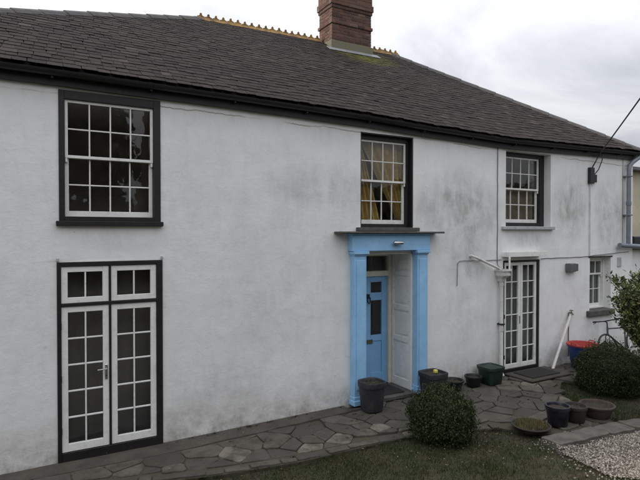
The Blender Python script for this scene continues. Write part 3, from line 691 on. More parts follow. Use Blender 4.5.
# ---- pipes, boxes and cables fixed to the house
def fixtures():
    MB().tube([(7.21, .05, 2.37), (7.22, -.05, 2.37), (7.30, -.085, 2.335), (7.90, -.12, 2.10)], .025, 10).build('waste_pipe', 'white_pipe', house, 0, True)
    hp = MB()
    def ring(h, z, y0): return [(7.975 - h, y0, z), (7.975 + h, y0, z), (7.975 + h, -.006, z), (7.975 - h, -.006, z)]
    V = ring(.05, 1.86, -.11) + ring(.055, 1.92, -.125) + ring(.105, 1.98, -.20) + ring(.105, 2.06, -.20) + ring(.125, 2.065, -.22) + ring(.125, 2.10, -.22) + ring(.10, 2.10, -.20) + ring(.09, 1.99, -.18)
    F = [(3, 2, 1, 0)]
    for i in range(7):
        for k in range(4): a = i * 4 + k; b = i * 4 + (k + 1) % 4; F.append((a, b, b + 4, a + 4))
    F.append((28, 29, 30, 31)); hp.add(V, F); hp.build('hopper', 'white_pipe', house, .004)
    MB().tube([(7.975, -.065, 1.88), (7.975, -.065, .10), (7.975, -.11, .03)], .038, 12).tube([(7.975, -.065, 1.84), (7.975, -.065, 1.78)], .046, 12).tube([(7.975, -.065, .98), (7.975, -.065, .90)], .046, 12).build('downpipe', 'white_pipe', house, 0, True, label='white drainpipe below the hopper beside the narrow french doors')
    MB().box(7.925, 8.025, -.115, -.003, 1.02, 1.05).build('pipe_bracket', 'black_plastic', house, .004)
    # grey rainwater pipe at the right end
    MB().tube([(12.52, -.14, 4.63), (12.44, -.13, 4.55), (12.26, -.11, 4.45), (12.15, -.10, 4.36), (12.12, -.10, 4.26), (12.12, -.10, 2.56)], .048, 14).tube([(12.12, -.10, 3.52), (12.12, -.10, 3.44)], .057, 14).build('downpipe', 'pvc_grey', house, 0, True, label='grey rainwater pipe at the right end of the wall')
    MB().tube([(11.78, -.10, 2.52), (12.4, -.10, 2.49), (13.6, -.10, 2.43)], .055, 14).build('drain_pipe', 'pvc_grey', house, 0, True)
    for z in (4.1, 3.2): MB().box(12.05, 12.19, -.155, -.002, z, z + .03).build('pipe_bracket', 'pvc_grey', house, .004)
    # supply box and its conduit
    MB().box(10.73, 10.88, -.075, -.002, 3.89, 4.24).box(10.88, 10.98, -.065, -.002, 3.92, 4.09).build('supply_box', 'black_plastic', house, .008)
    MB().tube([(10.80, -.02, 3.89), (10.805, -.02, 3.2), (10.80, -.02, 2.30)], .013, 8).build('conduit', 'white_pipe', house, 0, True)
    MB().box(9.98, 10.20, -.12, -.002, 1.975, 2.15).box(10.21, 10.31, -.09, -.002, 1.98, 2.14).build('flue_vent', 'lead_grey', house, .01)
    MB().tube([(10.08, -.02, .15), (10.08, -.02, 1.08)], .011, 8).tube([(10.08, -.02, 1.09), (10.08, -.10, 1.10), (10.08, -.13, 1.06)], .015, 8).tube([(10.03, -.085, 1.15), (10.13, -.085, 1.15)], .010, 8).tube([(10.08, -.085, 1.09), (10.08, -.085, 1.15)], .008, 8).build('tap', 'brass_dark', house, 0, True)
    # thin cables clipped to the wall
    def cable(pts, r, mat): MB().tube(pts, r, 6).build('wall_cable', mat, house, 0, True)
    def wob(p0, p1, n=10, a=.006):
        return [tuple(Vector(p0).lerp(Vector(p1), i / n) + Vector((random.uniform(-a, a), 0, random.uniform(-a, a)))) for i in range(n + 1)]
    cable(wob((7.92, -.012, 4.50), (7.92, -.012, 2.22), 14) + [(7.90, -.05, 2.16), (7.93, -.10, 2.12)], .007, 'lead_grey')
    cable([(6.87, -.012, 1.82), (6.885, -.012, 2.24), (6.92, -.012, 2.275)] + wob((7.05, -.012, 2.28), (8.02, -.012, 2.275), 8), .006, 'lead_grey')
    cable(wob((9.19, -.012, 2.275), (10.80, -.012, 2.28), 10) + wob((10.95, -.015, 2.30), (12.3, -.012, 2.36), 8), .007, 'lead_grey')
    cable(wob((12.03, -.012, 4.55), (12.04, -.012, 2.56), 8), .005, 'lead_grey')
    MB().box(11.85, 11.99, -.02, -.001, 2.02, 2.24).build('air_brick', 'sill_grey', house, .004)
fixtures()

# ---- curtains in the rooms
def curtain(name, edge_l, edge_r, y, z0, z1, mat, label, amp=.03, freq=30):
    nu, nv = 80, 12; V = []; F = []
    for j in range(nv + 1):
        t = j / nv; z = z0 + (z1 - z0) * t; a, b = edge_l(t), edge_r(t)
        for i in range(nu + 1):
            u = i / nu; x = a + (b - a) * u; V.append((x, y + amp * math.sin(u * freq + .6 * math.sin(3 * t)) + .008 * nz(x, z, 0, 4), z))
    for j in range(nv):
        for i in range(nu): a = j * (nu + 1) + i; F.append((a, a + 1, a + nu + 2, a + nu + 1))
    mb = MB(); mb.add(V, F); o = mb.build(name, mat, None, 0, True); tag(o, label, 'curtain')
    md = o.modifiers.new('thickness', 'SOLIDIFY'); md.thickness = .004
    return o
curtain('curtain', lambda t: 4.757, lambda t: 4.81 + .50 * (1 - t) ** .8, .245, 2.92, 4.44, 'ochre_curtain', 'left ochre curtain inside the window above the blue porch')
curtain('curtain', lambda t: 4.88 + .90 * (1 - t), lambda t: 5.845, .275, 2.92, 4.44, 'ochre_curtain', 'right ochre curtain inside the window above the blue porch')
curtain('curtain', lambda t: 8.10, lambda t: 9.16, .19, .12, 2.24, 'grey_curtain', 'grey curtain hanging behind the narrow french doors', .022, 50)
curtain('curtain', lambda t: 10.84, lambda t: 11.60, .33, 1.1, 2.24, 'grey_curtain', 'grey curtain behind the small low white window', .03, 40)
curtain('drape', lambda t: .30, lambda t: 1.55, .34, -.02, 2.42, 'dark_drape', 'plain dark drape drawn behind the tall french doors', .012, 34)
curtain('blind', lambda t: 8.18, lambda t: 9.48, .32, 2.95, 3.70, 'brown_blind', 'brown half blind behind the deep-set window', .006, 20)

# ------------------------------------------------------------------ ground: path, lawn, gravel
PATH = [(-4.2, 0.06), (-4.2, -.62), (-.6, -.62), (.6, -.86), (1.2, -1.04), (2.0, -1.25), (2.9, -1.41), (4.1, -1.47), (4.5, -1.49), (5.35, -1.72), (5.9, -1.90),
        (6.35, -2.42), (7.3, -2.50), (7.75, -1.95), (8.1, -1.25), (8.7, -.85), (9.6, -.62), (12.9, -.55), (12.9, 0.06)]
def in_poly(x, y, P):
    c = False; j = len(P) - 1
    for i in range(len(P)):
        if (P[i][1] > y) != (P[j][1] > y) and x < (P[j][0] - P[i][0]) * (y - P[i][1]) / (P[j][1] - P[i][1]) + P[i][0]: c = not c
        j = i
    return c
LAWN_E = [(-9, -.62), (-.6, -.62), (.6, -.86), (1.2, -1.04), (2.0, -1.25), (2.9, -1.41), (4.1, -1.47), (4.5, -1.49), (5.35, -1.72), (5.9, -1.90), (6.35, -2.42)]
GRAV = [(6.02, -2.46), (6.75, -2.55), (7.3, -2.52), (8.0, -2.68), (9.5, -3.1), (11, -3.6), (11, -6.5), (6.6, -6.5), (6.15, -4.1), (5.86, -3.5), (5.95, -2.9)]
def lowz2(x): return float(np.interp(x, [-4, 1.6, 4.4], [-.05, -.045, 0]))
def ground_z(x, y):
    # lawn just below the path, a bank climbing behind the front of the picture
    d = max(0.0, -3.4 - y); z = -.055 + lowz2(x) + min(1.22, .30 * d * d / (d + .55)) + .012 * nz(x, y, 0, 1.7)
    return z
def build_ground():
    n = 90; V = []; F = []
    xs = np.concatenate([[-600, -200, -60], np.linspace(-14, 22, 73), [60, 200, 600]]); ys = np.concatenate([[-600, -200, -60, -25], np.linspace(-14, 0.2, 57)])
    nx = len(xs)
    for y in ys:
        for x in xs: V.append((x, y, ground_z(x, y)))
    for j in range(len(ys) - 1):
        for i in range(nx - 1): F.append((j * nx + i, j * nx + i + 1, (j + 1) * nx + i + 1, (j + 1) * nx + i))
    mb = MB(); mb.add(V, F); o = mb.build('lawn_ground', 'lawn_soil', None, 0, True); tag(o, kind='structure')
    mb = MB(); mb.add([(-600, .2, -.06), (600, .2, -.06), (600, 600, -.06), (-600, 600, -.06)], [(0, 1, 2, 3)]); tag(mb.build('far_ground', 'far_ground'), kind='structure')
build_ground()

def clip(poly, p, n):
    out = []
    for i in range(len(poly)):
        a, b = poly[i], poly[(i + 1) % len(poly)]
        da = (a[0] - p[0]) * n[0] + (a[1] - p[1]) * n[1]; db = (b[0] - p[0]) * n[0] + (b[1] - p[1]) * n[1]
        if da <= 0: out.append(a)
        if (da < 0 < db) or (db < 0 < da): t = da / (da - db); out.append((a[0] + (b[0] - a[0]) * t, a[1] + (b[1] - a[1]) * t))
    return out
def shrink(poly, d):
    # inset a convex polygon
    out = poly; n = len(poly); area = sum(poly[i][0] * poly[(i + 1) % n][1] - poly[(i + 1) % n][0] * poly[i][1] for i in range(n)); sg = 1 if area > 0 else -1
    for i in range(n):
        a, b = poly[i], poly[(i + 1) % n]; ex, ey = b[0] - a[0], b[1] - a[1]; l = math.hypot(ex, ey)
        if l < 1e-6: continue
        nn = (ey / l * sg, -ex / l * sg); out = clip(out, (a[0] - nn[0] * d, a[1] - nn[1] * d), nn)
        if len(out) < 3: return []
    return out
def round_corner(poly, k=.22):
    out = []
    for i in range(len(poly)):
        a, b, c = poly[i - 1], poly[i], poly[(i + 1) % len(poly)]
        for t in (k, ):
            out.append((b[0] + (a[0] - b[0]) * t, b[1] + (a[1] - b[1]) * t)); out.append((b[0] + (c[0] - b[0]) * t, b[1] + (c[1] - b[1]) * t))
    return out
def lowz(x): return float(np.interp(x, [-4, 1.6, 4.4, 5], [-.052, -.046, -.004, 0]))
def ragged(poly):
    out = []
    for i in range(len(poly)):
        a, b = poly[i], poly[(i + 1) % len(poly)]; l = math.hypot(b[0] - a[0], b[1] - a[1]); n = max(1, int(l / .09)); out.append(a)
        for k in range(1, n): t = k / n; out.append((a[0] + (b[0] - a[0]) * t + random.gauss(0, .006), a[1] + (b[1] - a[1]) * t + random.gauss(0, .006)))
    return out
def stone(poly, zt, th, mat, parent, name='paving_stone', tilt=.014):
    poly = shrink(poly, .007)
    if len(poly) < 3: return None
    poly = ragged(round_corner(poly, random.uniform(.05, .14))); 
    m = len(poly); cx = sum(p[0] for p in poly) / m; cy = sum(p[1] for p in poly) / m; ax, ay = random.gauss(0, tilt), random.gauss(0, tilt)
    zf = lambda p: zt + (p[0] - cx) * ax + (p[1] - cy) * ay
    mb = MB(); mb.v = [(p[0], p[1], zf(p) - th) for p in poly] + [(p[0], p[1], zf(p) - .006) for p in poly]
    mb.f = [(i, (i + 1) % m, (i + 1) % m + m, i + m) for i in range(m)] + [tuple(range(m - 1, -1, -1))]
    c = [(cx + (p[0] - cx) * .95, cy + (p[1] - cy) * .95) for p in poly]
    mb.v += [(p[0], p[1], zf(p)) for p in c]; mb.f += [(i + m, (i + 1) % m + m, (i + 1) % m + 2 * m, i + 2 * m) for i in range(m)] + [tuple(range(2 * m, 3 * m))]
    return mb.build(name, mat, parent)
def build_path():
    P = PATH; mb = MB(); m = len(P)
    me_v = [(x, y, lowz(x) - .013) for x, y in P] + [(x, y, -.25) for x, y in P]
    mb.v = me_v; mb.f = [tuple(range(m))] + [(i, (i + 1) % m, (i + 1) % m + m, i + m) for i in range(m)]
    path = mb.build('path', 'path_mortar'); tag(path, kind='structure')
    # smooth concrete apron along the left of the wall
    ap = MB(); ap.v = []; xs = np.linspace(-4.1, 4.42, 40)
    def inner(x): return float(np.interp(x, [-4.1, 0.2, 1.6, 3.2, 4.42], [-.26, -.30, -.34, -.30, -.26])) + .02 * nz(x, 1, 0, 2)
    for x in xs: ap.v += [(x, .03, -.07), (x, .03, lowz(x) + .012 + .006 * nz(x, 0, 0, 2)), (x, inner(x), lowz(x) + .004 + .006 * nz(x, 5, 0, 2)), (x, inner(x), -.07)]
    for i in range(len(xs) - 1):
        for k in range(3): a = i * 4 + k; ap.f.append((a, a + 1, a + 5, a + 4))
    ap.build('concrete_apron', 'concrete', path)
    # stone edging along the lawn
    pts = LAWN_E[1:-1]; acc = []
    for a, b in zip(pts, pts[1:]): acc.append((Vector((a[0], a[1])), Vector((b[0], b[1]))))
    for a, b in acc:
        L_ = (b - a).length; d = (b - a) / L_; nn = Vector((-d.y, d.x)); s = 0.0
        while s < L_ - .02:
            l = random.uniform(.28, .62); l = min(l, L_ - s)
            if L_ - s - l < .12: l = L_ - s
            w = random.uniform(.11, .17); p0 = a + d * s; p1 = a + d * (s + l); j = lambda: random.uniform(-.012, .012)
            poly = [(p0.x + j(), p0.y + j()), (p1.x, p1.y + j()), (p1.x + nn.x * w, p1.y + nn.y * w + j()), (p0.x + nn.x * w, p0.y + nn.y * w)]
            stone(poly, lowz(p0.x) + random.uniform(.0, .016), .11, 'paving_stone', path, 'edging_stone'); s += l
    # crazy paving
    seeds = []
    gx = .42; y = 0.0; r = 0
    while y > -2.6:
        x = -1.6 + (gx / 2 if r % 2 else 0)
        while x < 12.4:
            seeds.append((x + random.uniform(-.14, .14), y - .1 + random.uniform(-.09, .09))); x += gx * random.uniform(.5, 1.4)
        y -= .25; r += 1
    def edge_y(x): return float(np.interp(x, [p[0] for p in P[1:16]], [p[1] for p in P[1:16]]))
    cnt = 0
    for i, s in enumerate(seeds):
        x, y = s
        if not in_poly(x, y, P) or in_poly(x, y, GRAV): continue
        if x < 4.45 and y > inner(min(x, 4.4)) - .08: continue
        # keep clear of the stone edging and the walls
        ok = all(((x - q[0]) ** 2 + (y - q[1]) ** 2) > .0 for q in P)
        poly = [(x - .6, y - .6), (x + .6, y - .6), (x + .6, y + .6), (x - .6, y + .6)]
        for k, q in enumerate(seeds):
            if k == i or abs(q[0] - x) > 1.3 or abs(q[1] - y) > 1.3: continue
            if (q[0] < 4.45 and q[1] > inner(min(q[0], 4.4)) - .08): continue
            poly = clip(poly, ((x + q[0]) / 2, (y + q[1]) / 2), (q[0] - x, q[1] - y))
            if len(poly) < 3: break
        if len(poly) < 3: continue
        poly = clip(poly, (0, -.02), (0, 1))
        if x < 4.6:
            yi = min(inner(max(min(v[0], 4.4), -4)) for v in poly) - .012; poly = clip(poly, (0, yi), (0, 1))
        # clip to the path outline (edging is .17 wide)
        for a, b in zip(P[1:-2], P[2:-1]):
            if x > 6.6 and b[0] < 6.5: continue
            dx, dy = b[0] - a[0], b[1] - a[1]; l = math.hypot(dx, dy); nn = (dy / l, -dx / l)
            if min(abs(x - a[0]), abs(x - b[0])) > 1.3 and not (a[0] < x < b[0]): continue
            if b[0] > 5.95: continue
            off = .18
            convex = True
            if a[0] - .7 < x < b[0] + .7: poly = clip(poly, (a[0] - nn[0] * off, a[1] - nn[1] * off), nn)
            if len(poly) < 3: break
        if len(poly) < 3: continue
        if x > 4.35 and x < 6.25: # clear of the porch plinths and threshold
            poly = clip(poly, (0, -.185), (0, 1))
        if len(poly) < 3: continue
        ar = abs(sum(poly[k][0] * poly[(k + 1) % len(poly)][1] - poly[(k + 1) % len(poly)][0] * poly[k][1] for k in range(len(poly)))) / 2
        if ar < .012: continue
        stone(poly, lowz(x) + random.uniform(-.005, .016), .05, 'paving_stone', path); cnt += 1
    print('paving stones', cnt)
    return path
path = build_path()

def build_gravel():
    P = GRAV; m = len(P)
    gz = lambda x, y: max(ground_z(x, y) + .022, .028 - .35 * max(0.0, -2.72 - y))
    V = []; F = []; st = .12; ids = {}
    def vid(i, j):
        if (i, j) not in ids: x, y = 5.7 + i * st, -6.6 + j * st; ids[(i, j)] = len(V); V.append((x, y, gz(x, y)))
        return ids[(i, j)]
    for i in range(45):
        for j in range(36):
            if in_poly(5.7 + (i + .5) * st, -6.6 + (j + .5) * st, P): F.append((vid(i, j), vid(i + 1, j), vid(i + 1, j + 1), vid(i, j + 1)))
    use = {}
    for f in F:
        for q in f: use[q] = use.get(q, 0) + 1
    V = [(x, y, z if use[q] == 4 else min(z, ground_z(x, y) - .03)) for q, (x, y, z) in enumerate(V)]
    mb = MB(); mb.add(V, F); gp = mb.build('gravel_path', 'gravel_bed', None, 0, True); tag(gp, kind='structure')
    # edging slabs forming the step down to the path
    for a, b, w in (((6.02, -2.46), (6.52, -2.53), .34), ((6.52, -2.53), (7.02, -2.56), .30), ((7.02, -2.56), (7.52, -2.60), .3), ((7.52, -2.60), (8.05, -2.74), .3)):
        poly = [a, b, (b[0] + random.uniform(-.03, .03), b[1] - w + random.uniform(-.03, .03)), (a[0] + .0, a[1] - w + random.uniform(-.03, .03))]
        stone(poly, .040 + random.uniform(-.012, .010), .11, 'pale_slab', gp, 'edging_slab')
    # loose stones
    pts = []
    for k in range(500):
        x, y = random.gauss(6.1, .25), random.uniform(-3.9, -2.5)
        if not in_poly(x, y, P) and y < -2.5: pts.append((x, y))
    while len(pts) < 26000:
        x, y = random.uniform(5.75, 9.0), random.uniform(-4.5, -2.4)
        if not in_poly(x, y, P): continue
        if y > np.interp(x, [6.02, 6.52, 7.02, 7.52, 8.05, 9.5], [-2.74, -2.78, -2.80, -2.82, -2.90, -3.0]) + .10 * nz(x, y, 0, 4): continue
        pts.append((x, y))
    pts = np.array(pts); N = len(pts); r = rng.uniform(.008, .019, N); z = np.array([gz(x, y) for x, y in pts]) + r * .35 + rng.uniform(0, .006, N)
    o8 = np.array([(1, 0, 0), (0, 1, 0), (-1, 0, 0), (0, -1, 0), (0, 0, 1), (0, 0, -1)], float)
    fc = [(0, 1, 4), (1, 2, 4), (2, 3, 4), (3, 0, 4), (1, 0, 5), (2, 1, 5), (3, 2, 5), (0, 3, 5)]
    ang = rng.uniform(0, 6.28, N); sc = rng.uniform(.65, 1.25, (N, 6, 1)); v = o8[None] * sc * r[:, None, None]; v[:, :, 2] *= .7
    ca, sa = np.cos(ang)[:, None], np.sin(ang)[:, None]; vx = v[:, :, 0] * ca - v[:, :, 1] * sa; vy = v[:, :, 0] * sa + v[:, :, 1] * ca
    v = np.stack([vx + pts[:, 0:1], vy + pts[:, 1:2], v[:, :, 2] + z[:, None]], -1)
    me = bpy.data.meshes.new('gravel'); allv = v.reshape(-1, 3); f = np.array(fc); ff = (f[None] + (np.arange(N) * 6)[:, None, None]).reshape(-1)
    me.vertices.add(len(allv)); me.vertices.foreach_set('co', allv.astype(np.float32).ravel()); me.loops.add(len(ff)); me.loops.foreach_set('vertex_index', ff.astype(np.int32))
    nf = N * 8; me.polygons.add(nf); me.polygons.foreach_set('loop_start', np.arange(0, nf * 3, 3, dtype=np.int32)); me.polygons.foreach_set('loop_total', np.full(nf, 3, dtype=np.int32)); me.update()
    g = link('gravel', me, 'gravel_stones'); tag(g, 'pale loose gravel chippings at the lower right corner', 'gravel', kind='stuff')
build_gravel()

def grass():
    n = 150000; pts = []
    xs = rng.uniform(-.8, 10.5, n * 2); ys = rng.uniform(-5.0, -.55, n * 2)
    ex = [p[0] for p in LAWN_E] + [7.0, 7.3, 7.75, 8.1, 8.7, 9.6, 12.9]; ey = [p[1] for p in LAWN_E] + [-2.46, -2.5, -1.95, -1.25, -.85, -.62, -.55]
    lim = np.interp(xs, ex, ey)
    V = []; cnt = 0
    th = math.tan(R(33))
    for x, y, l in zip(xs, ys, lim):
        if y > l - .015: continue
        # keep to what the lens can see, plus a margin
        d = .488 * x + .873 * (y + 7.13); u = .873 * x - .488 * (y + 7.13)
        if d < 4.6 or abs(u) > .75 * d: continue
        if in_poly(x, y, GRAV): continue
        dens = .5 + .9 * nz(x, y, 3, 1.1) + .45 * nz(x, y, 9, 4.0)
        if random.random() > dens + .12: continue
        h = random.uniform(.016, .05) * (1 + .7 * nz(x, y, 1, 2)) * (1.8 if random.random() < .04 else 1); a = random.uniform(0, 6.283); w = random.uniform(.002, .0045)
        lean = random.uniform(.1, .9) * h; b = random.uniform(0, 6.283); z = ground_z(x, y)
        V += [(x - w * math.cos(a), y - w * math.sin(a), z - .004), (x + w * math.cos(a), y + w * math.sin(a), z - .004), (x + lean * math.cos(b), y + lean * math.sin(b), z + h)]
    # weeds and overhanging tufts along the wall foot, the joints and the stone edging
    for k in range(230):
        q = random.random()
        if q < .35: x = random.uniform(1.6, 12); y = -.03 - abs(random.gauss(0, .03)); z = lowz(x) + .004
        elif q < .75: x = random.uniform(.4, 5.9); y = float(np.interp(x, ex, ey)) + random.uniform(-.02, .05); z = lowz(x) - .03
        else: x = random.uniform(2, 8.5); y = random.uniform(-1.6, -.2); z = lowz(x) - .008
        if q >= .75 and not in_poly(x, y, PATH): continue
        if 4.4 < x < 6.2 and y > -.25: continue
        for b in range(random.randint(8, 26)):
            px, py = x + random.gauss(0, .022), y - abs(random.gauss(0, .012)); a = random.uniform(0, 6.283); h = random.uniform(.01, .045); w = random.uniform(.0025, .005); l = random.uniform(.2, .9) * h; c = random.uniform(3.3, 6.1)
            V += [(px - w * math.cos(a), py - w * math.sin(a), z), (px + w * math.cos(a), py + w * math.sin(a), z), (px + l * math.cos(c), py + l * math.sin(c), z + h)]
    o = quick('grass', np.array(V), 3, 'grass_blade'); tag(o, 'short patchy dark green lawn grass in front of the path', 'grass', kind='stuff')
    print('blades', len(V) // 3)
    # fallen leaves and bits on the lawn, path and gravel edge
    V = []
    for k in range(420):
        x, y = random.uniform(.5, 9), random.uniform(-4.2, -.1)
        if random.random() < .35: x, y = 5.0 + random.gauss(0, .8), -2.1 + random.gauss(0, .35)
        if in_poly(x, y, GRAV): continue
        z = ground_z(x, y) + .03 if not in_poly(x, y, PATH) else .018
        s = random.uniform(.008, .022); a = random.uniform(0, 6.28); t = random.uniform(-.01, .01)
        q = [(s, 0), (0, s * .5), (-s, 0), (0, -s * .5)]
        V += [(x + px * math.cos(a) - py * math.sin(a), y + px * math.sin(a) + py * math.cos(a), z + (t if i % 2 else 0)) for i, (px, py) in enumerate(q)]
    o = quick('fallen_leaves', np.array(V), 4, 'dead_leaf'); tag(o, 'scattered small fallen leaves on lawn and path', 'leaves', kind='stuff')
grass()

# ------------------------------------------------------------------ plants
def leaves(n, cen, rad, size, shell=.75, lump=.12, seed=0, flat=0.0, aspect=.5, zmin=None, outward=.6, ls=3.0):
    """(n*4,3) array of leaf quads through an uneven ellipsoid"""
    g = np.random.default_rng(seed); out = []
    d = g.normal(size=(n, 3)); d /= np.linalg.norm(d, axis=1)[:, None]
    rr = shell + (1 - shell) * g.random(n) ** .5
    lm = np.array([1 + lump * (noise.noise(Vector(q * ls) + Vector((seed, 0, 0))) + .5 * noise.noise(Vector(q * ls * 2.7) + Vector((seed, 5, 0)))) for q in d])
    p = d * (rr * lm)[:, None] * np.array(rad) + np.array(cen)
    if zmin is not None:
        k = p[:, 2] > zmin; p, d = p[k], d[k]; n = len(p)
    nrm = d * outward + g.normal(size=(n, 3)) * .55; nrm /= np.linalg.norm(nrm, axis=1)[:, None]
    t = np.cross(nrm, g.normal(size=(n, 3))); t /= np.linalg.norm(t, axis=1)[:, None]; b = np.cross(nrm, t)
    s = size * g.uniform(.6, 1.35, n)[:, None]
    q = np.stack([p + t * s, p + b * s * aspect + nrm * s * .15, p - t * s, p - b * s * aspect + nrm * s * .15], 1)
    return q.reshape(-1, 3)
def clipped_bush(name, cen, rx, h, n, label, seed):
    e = empty(name, (cen[0], cen[1], cen[2])); z0 = cen[2]
    V = leaves(n, (0, 0, h * .36), (rx, rx, h * .64), .0135, .78, .20, seed, zmin=.02, ls=2.2)
    V2 = leaves(n // 9, (0, 0, h * .38), (rx * 1.06, rx * 1.06, h * .68), .015, .93, .24, seed + 5, zmin=.04, ls=5)
    gs = random.Random(seed); V3 = []
    for k in range(90):
        d = Vector((gs.gauss(0, 1), gs.gauss(0, 1), abs(gs.gauss(0, 1)) + .2)).normalized(); b0 = Vector((d.x * rx, d.y * rx, h * .36 + d.z * h * .62))
        for q in range(gs.randint(5, 12)):
            p = b0 + d * (q * .009) + Vector((0, 0, q * .004)); t = Vector((gs.gauss(0, 1), gs.gauss(0, 1), gs.gauss(0, 1))).normalized(); u = t.cross(d).normalized() * .006
            V3 += [tuple(p), tuple(p + t * .011 + u), tuple(p + t * .022), tuple(p + t * .011 - u)]
    o = quick('crown', np.concatenate([V, V2, np.array(V3)]), 4, 'box_leaf', e); o.location = (0, 0, 0)
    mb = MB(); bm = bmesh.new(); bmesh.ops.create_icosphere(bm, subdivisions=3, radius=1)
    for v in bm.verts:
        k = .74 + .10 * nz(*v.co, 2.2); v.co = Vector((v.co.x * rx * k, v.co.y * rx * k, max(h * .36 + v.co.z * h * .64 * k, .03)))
    me = bpy.data.meshes.new('shaded_core'); bm.to_mesh(me); bm.free(); c = link('shaded_core', me, 'dark_core', e); c.location = (0, 0, 0)  # solid core coloured near black, as the shade deep inside the leaves
    for a in range(5):
        t = a * 1.257; MB().tube([(cen[0] + .05 * math.cos(t), cen[1] + .05 * math.sin(t), z0 - .03), (cen[0] + .16 * math.cos(t), cen[1] + .16 * math.sin(t), z0 + .25)], [.014, .008], 6).build('stem', 'bark', e)
    tag(e, label, 'bush', 'clipped round bushes'); return e
clipped_bush('clipped_bush', (5.0, -1.66, -.06), .455, .70, 30000, 'rounded dark green bush on the lawn in front of the blue porch', 3)
clipped_bush('clipped_bush', (9.16, -1.52, -.06), .585, .84, 36000, 'larger dome-shaped dark green bush in front of the bicycle', 8)

def arching_shrub():
    e = empty('arching_shrub', (8.62, -2.74, -.06)); V = []; g = np.random.default_rng(5); st = MB()
    bx, by, bz = 8.62, -2.74, -.06
    for k in range(190):
        a = random.uniform(0, 6.283); ln = random.uniform(.7, 3.0); sp = random.uniform(.10, .42)
        if k < 60: a = math.pi * .86 + random.uniform(-.55, .55); sp = random.uniform(.18, .36); ln = random.uniform(2.0, 3.35)
        pts = []
        for i in range(9):
            t = i / 8; r = sp * ln * (t ** 1.4) * .85; z = ln * (t - .24 * t * t * (1 + sp))
            pts.append(Vector((bx + r * math.cos(a) + .02 * math.sin(5 * t + k), by + r * math.sin(a) + .02 * math.cos(4 * t + k), bz + z)))
        st.tube(pts, [.011 * (1 - .75 * i / 8) + .0015 for i in range(9)], 5)
        for i in range(1, 9):
            nl = 34 if i > 1 else 20
            for q in range(nl):
                t = random.random(); p = pts[i - 1].lerp(pts[i], t); L_ = random.uniform(.018, .042)
                d = Vector(g.normal(size=3)).normalized(); d.z += .25; n = Vector(g.normal(size=3)); n.z += .8; s = d.cross(n).normalized() * L_ * .42; p = p + d * random.uniform(.005, .055)
                up = s.cross(d).normalized() * .004
                V += [tuple(p), tuple(p + d * L_ + s + up), tuple(p + d * L_ * 2), tuple(p + d * L_ - s + up)]
    st.build('branches', 'bark', e)
    o = quick('foliage', np.array(V), 4, 'variegated_leaf', e); o.location = -Vector(e.location)
    tag(e, 'loose arching shrub with small variegated leaves at the right edge', 'shrub')
arching_shrub()

# ------------------------------------------------------------------ pots and things on the ground
def pot(name, c, r0, r1, h, mat, label, cat='plant pot', rim=.02, sq=0.0, fill='soil', plant=None, rz=0, fill_z=.04, group=None, n=None):
    n = n or (24 if sq == 0 else 32); e = empty(name, c)
    prof = [(r0 * .92, 0), (r0, .012), (r0 + (r1 - r0) * .80, h * .80), (r0 + (r1 - r0) * .84 + rim, h * .82), (r1 + rim, h - .01), (r1 + rim * .8, h), (r1 - .012, h), (r1 - .022, h - .02), (r0 + (r1 - r0) * .7 - .02, h * .7)]
    b = MB().lathe(prof, n, c, sq).build('body', mat, e, 0, True)
    rf = r1 - .02; s = MB(); ns = 20; V = [(c[0], c[1], c[2] + h - fill_z + .012)]
    for k in range(ns):
        t = 2 * math.pi * (k + .5) / ns; gg = 1.0 if sq == 0 else (1 / max(abs(math.cos(t)), abs(math.sin(t)))) ** sq
        V.append((c[0] + rf * gg * math.cos(t) * .98, c[1] + rf * gg * math.sin(t) * .98, c[2] + h - fill_z + random.uniform(-.006, .006)))
    V.append((c[0], c[1], c[2] + h - fill_z - .04)); s.add(V, [(0, 1 + k, 1 + (k + 1) % ns) for k in range(ns)] + [(ns + 1, 1 + (k + 1) % ns, 1 + k) for k in range(ns)])
    s.build('soil', fill, e)
    if plant:
        mt, nn, hh, w = plant; L = []
        for k in range(nn):
            a = random.uniform(0, 6.28); rr = rf * math.sqrt(random.random()) * .9; x, y = rr * math.cos(a), rr * math.sin(a); b_ = random.uniform(0, 6.28); q = random.uniform(.4, 1) * hh; ln = random.uniform(.2, .9) * q; z = h - fill_z
            L += [(x - w * math.cos(b_ + 1.57), y - w * math.sin(b_ + 1.57), z), (x + w * math.cos(b_ + 1.57), y + w * math.sin(b_ + 1.57), z), (x + ln * math.cos(b_), y + ln * math.sin(b_), z + q)]
        o = quick('plant', np.array(L), 3, mt, e); o.location = (0, 0, 0); o['kind'] = 'stuff'
    if rz:
        e.rotation_euler[2] = rz
    return tag(e, label, cat, group or 'plant pots by the house')
pot('planter', (4.70, -.40, 0.008), .150, .185, .46, 'dark_planter', 'dark square planter left of the porch step', 'planter', .012, .55, plant=('grass_blade', 60, .05, .006))
p2 = pot('planter', (5.96, -.40, 0.008), .165, .195, .44, 'dark_planter', 'dark square planter with a yellow tag right of the porch', 'planter', .012, .75, plant=('grass_blade', 40, .03, .006))
o = MB().box(5.985, 6.045, -.425, -.37, .425, .475).build('plant_tag', 'yellow_plastic', p2, .006)
pot('flower_pot', (6.56, -.26, 0.008), .13, .17, .19, 'black_plastic', 'low round black pot left of the green tub', rim=.015, plant=('dry_grass', 60, .05, .004))
pot('flower_pot', (7.06, -.24, 0.008), .12, .15, .19, 'black_plastic', 'small black pot touching the left of the green tub', rim=.012)
pot('storage_tub', (7.46, -.28, 0.008), .155, .19, .33, 'green_plastic', 'square dark green plastic tub beside the drainpipe', 'tub', .014, .8, fill_z=.015, fill='green_plastic')
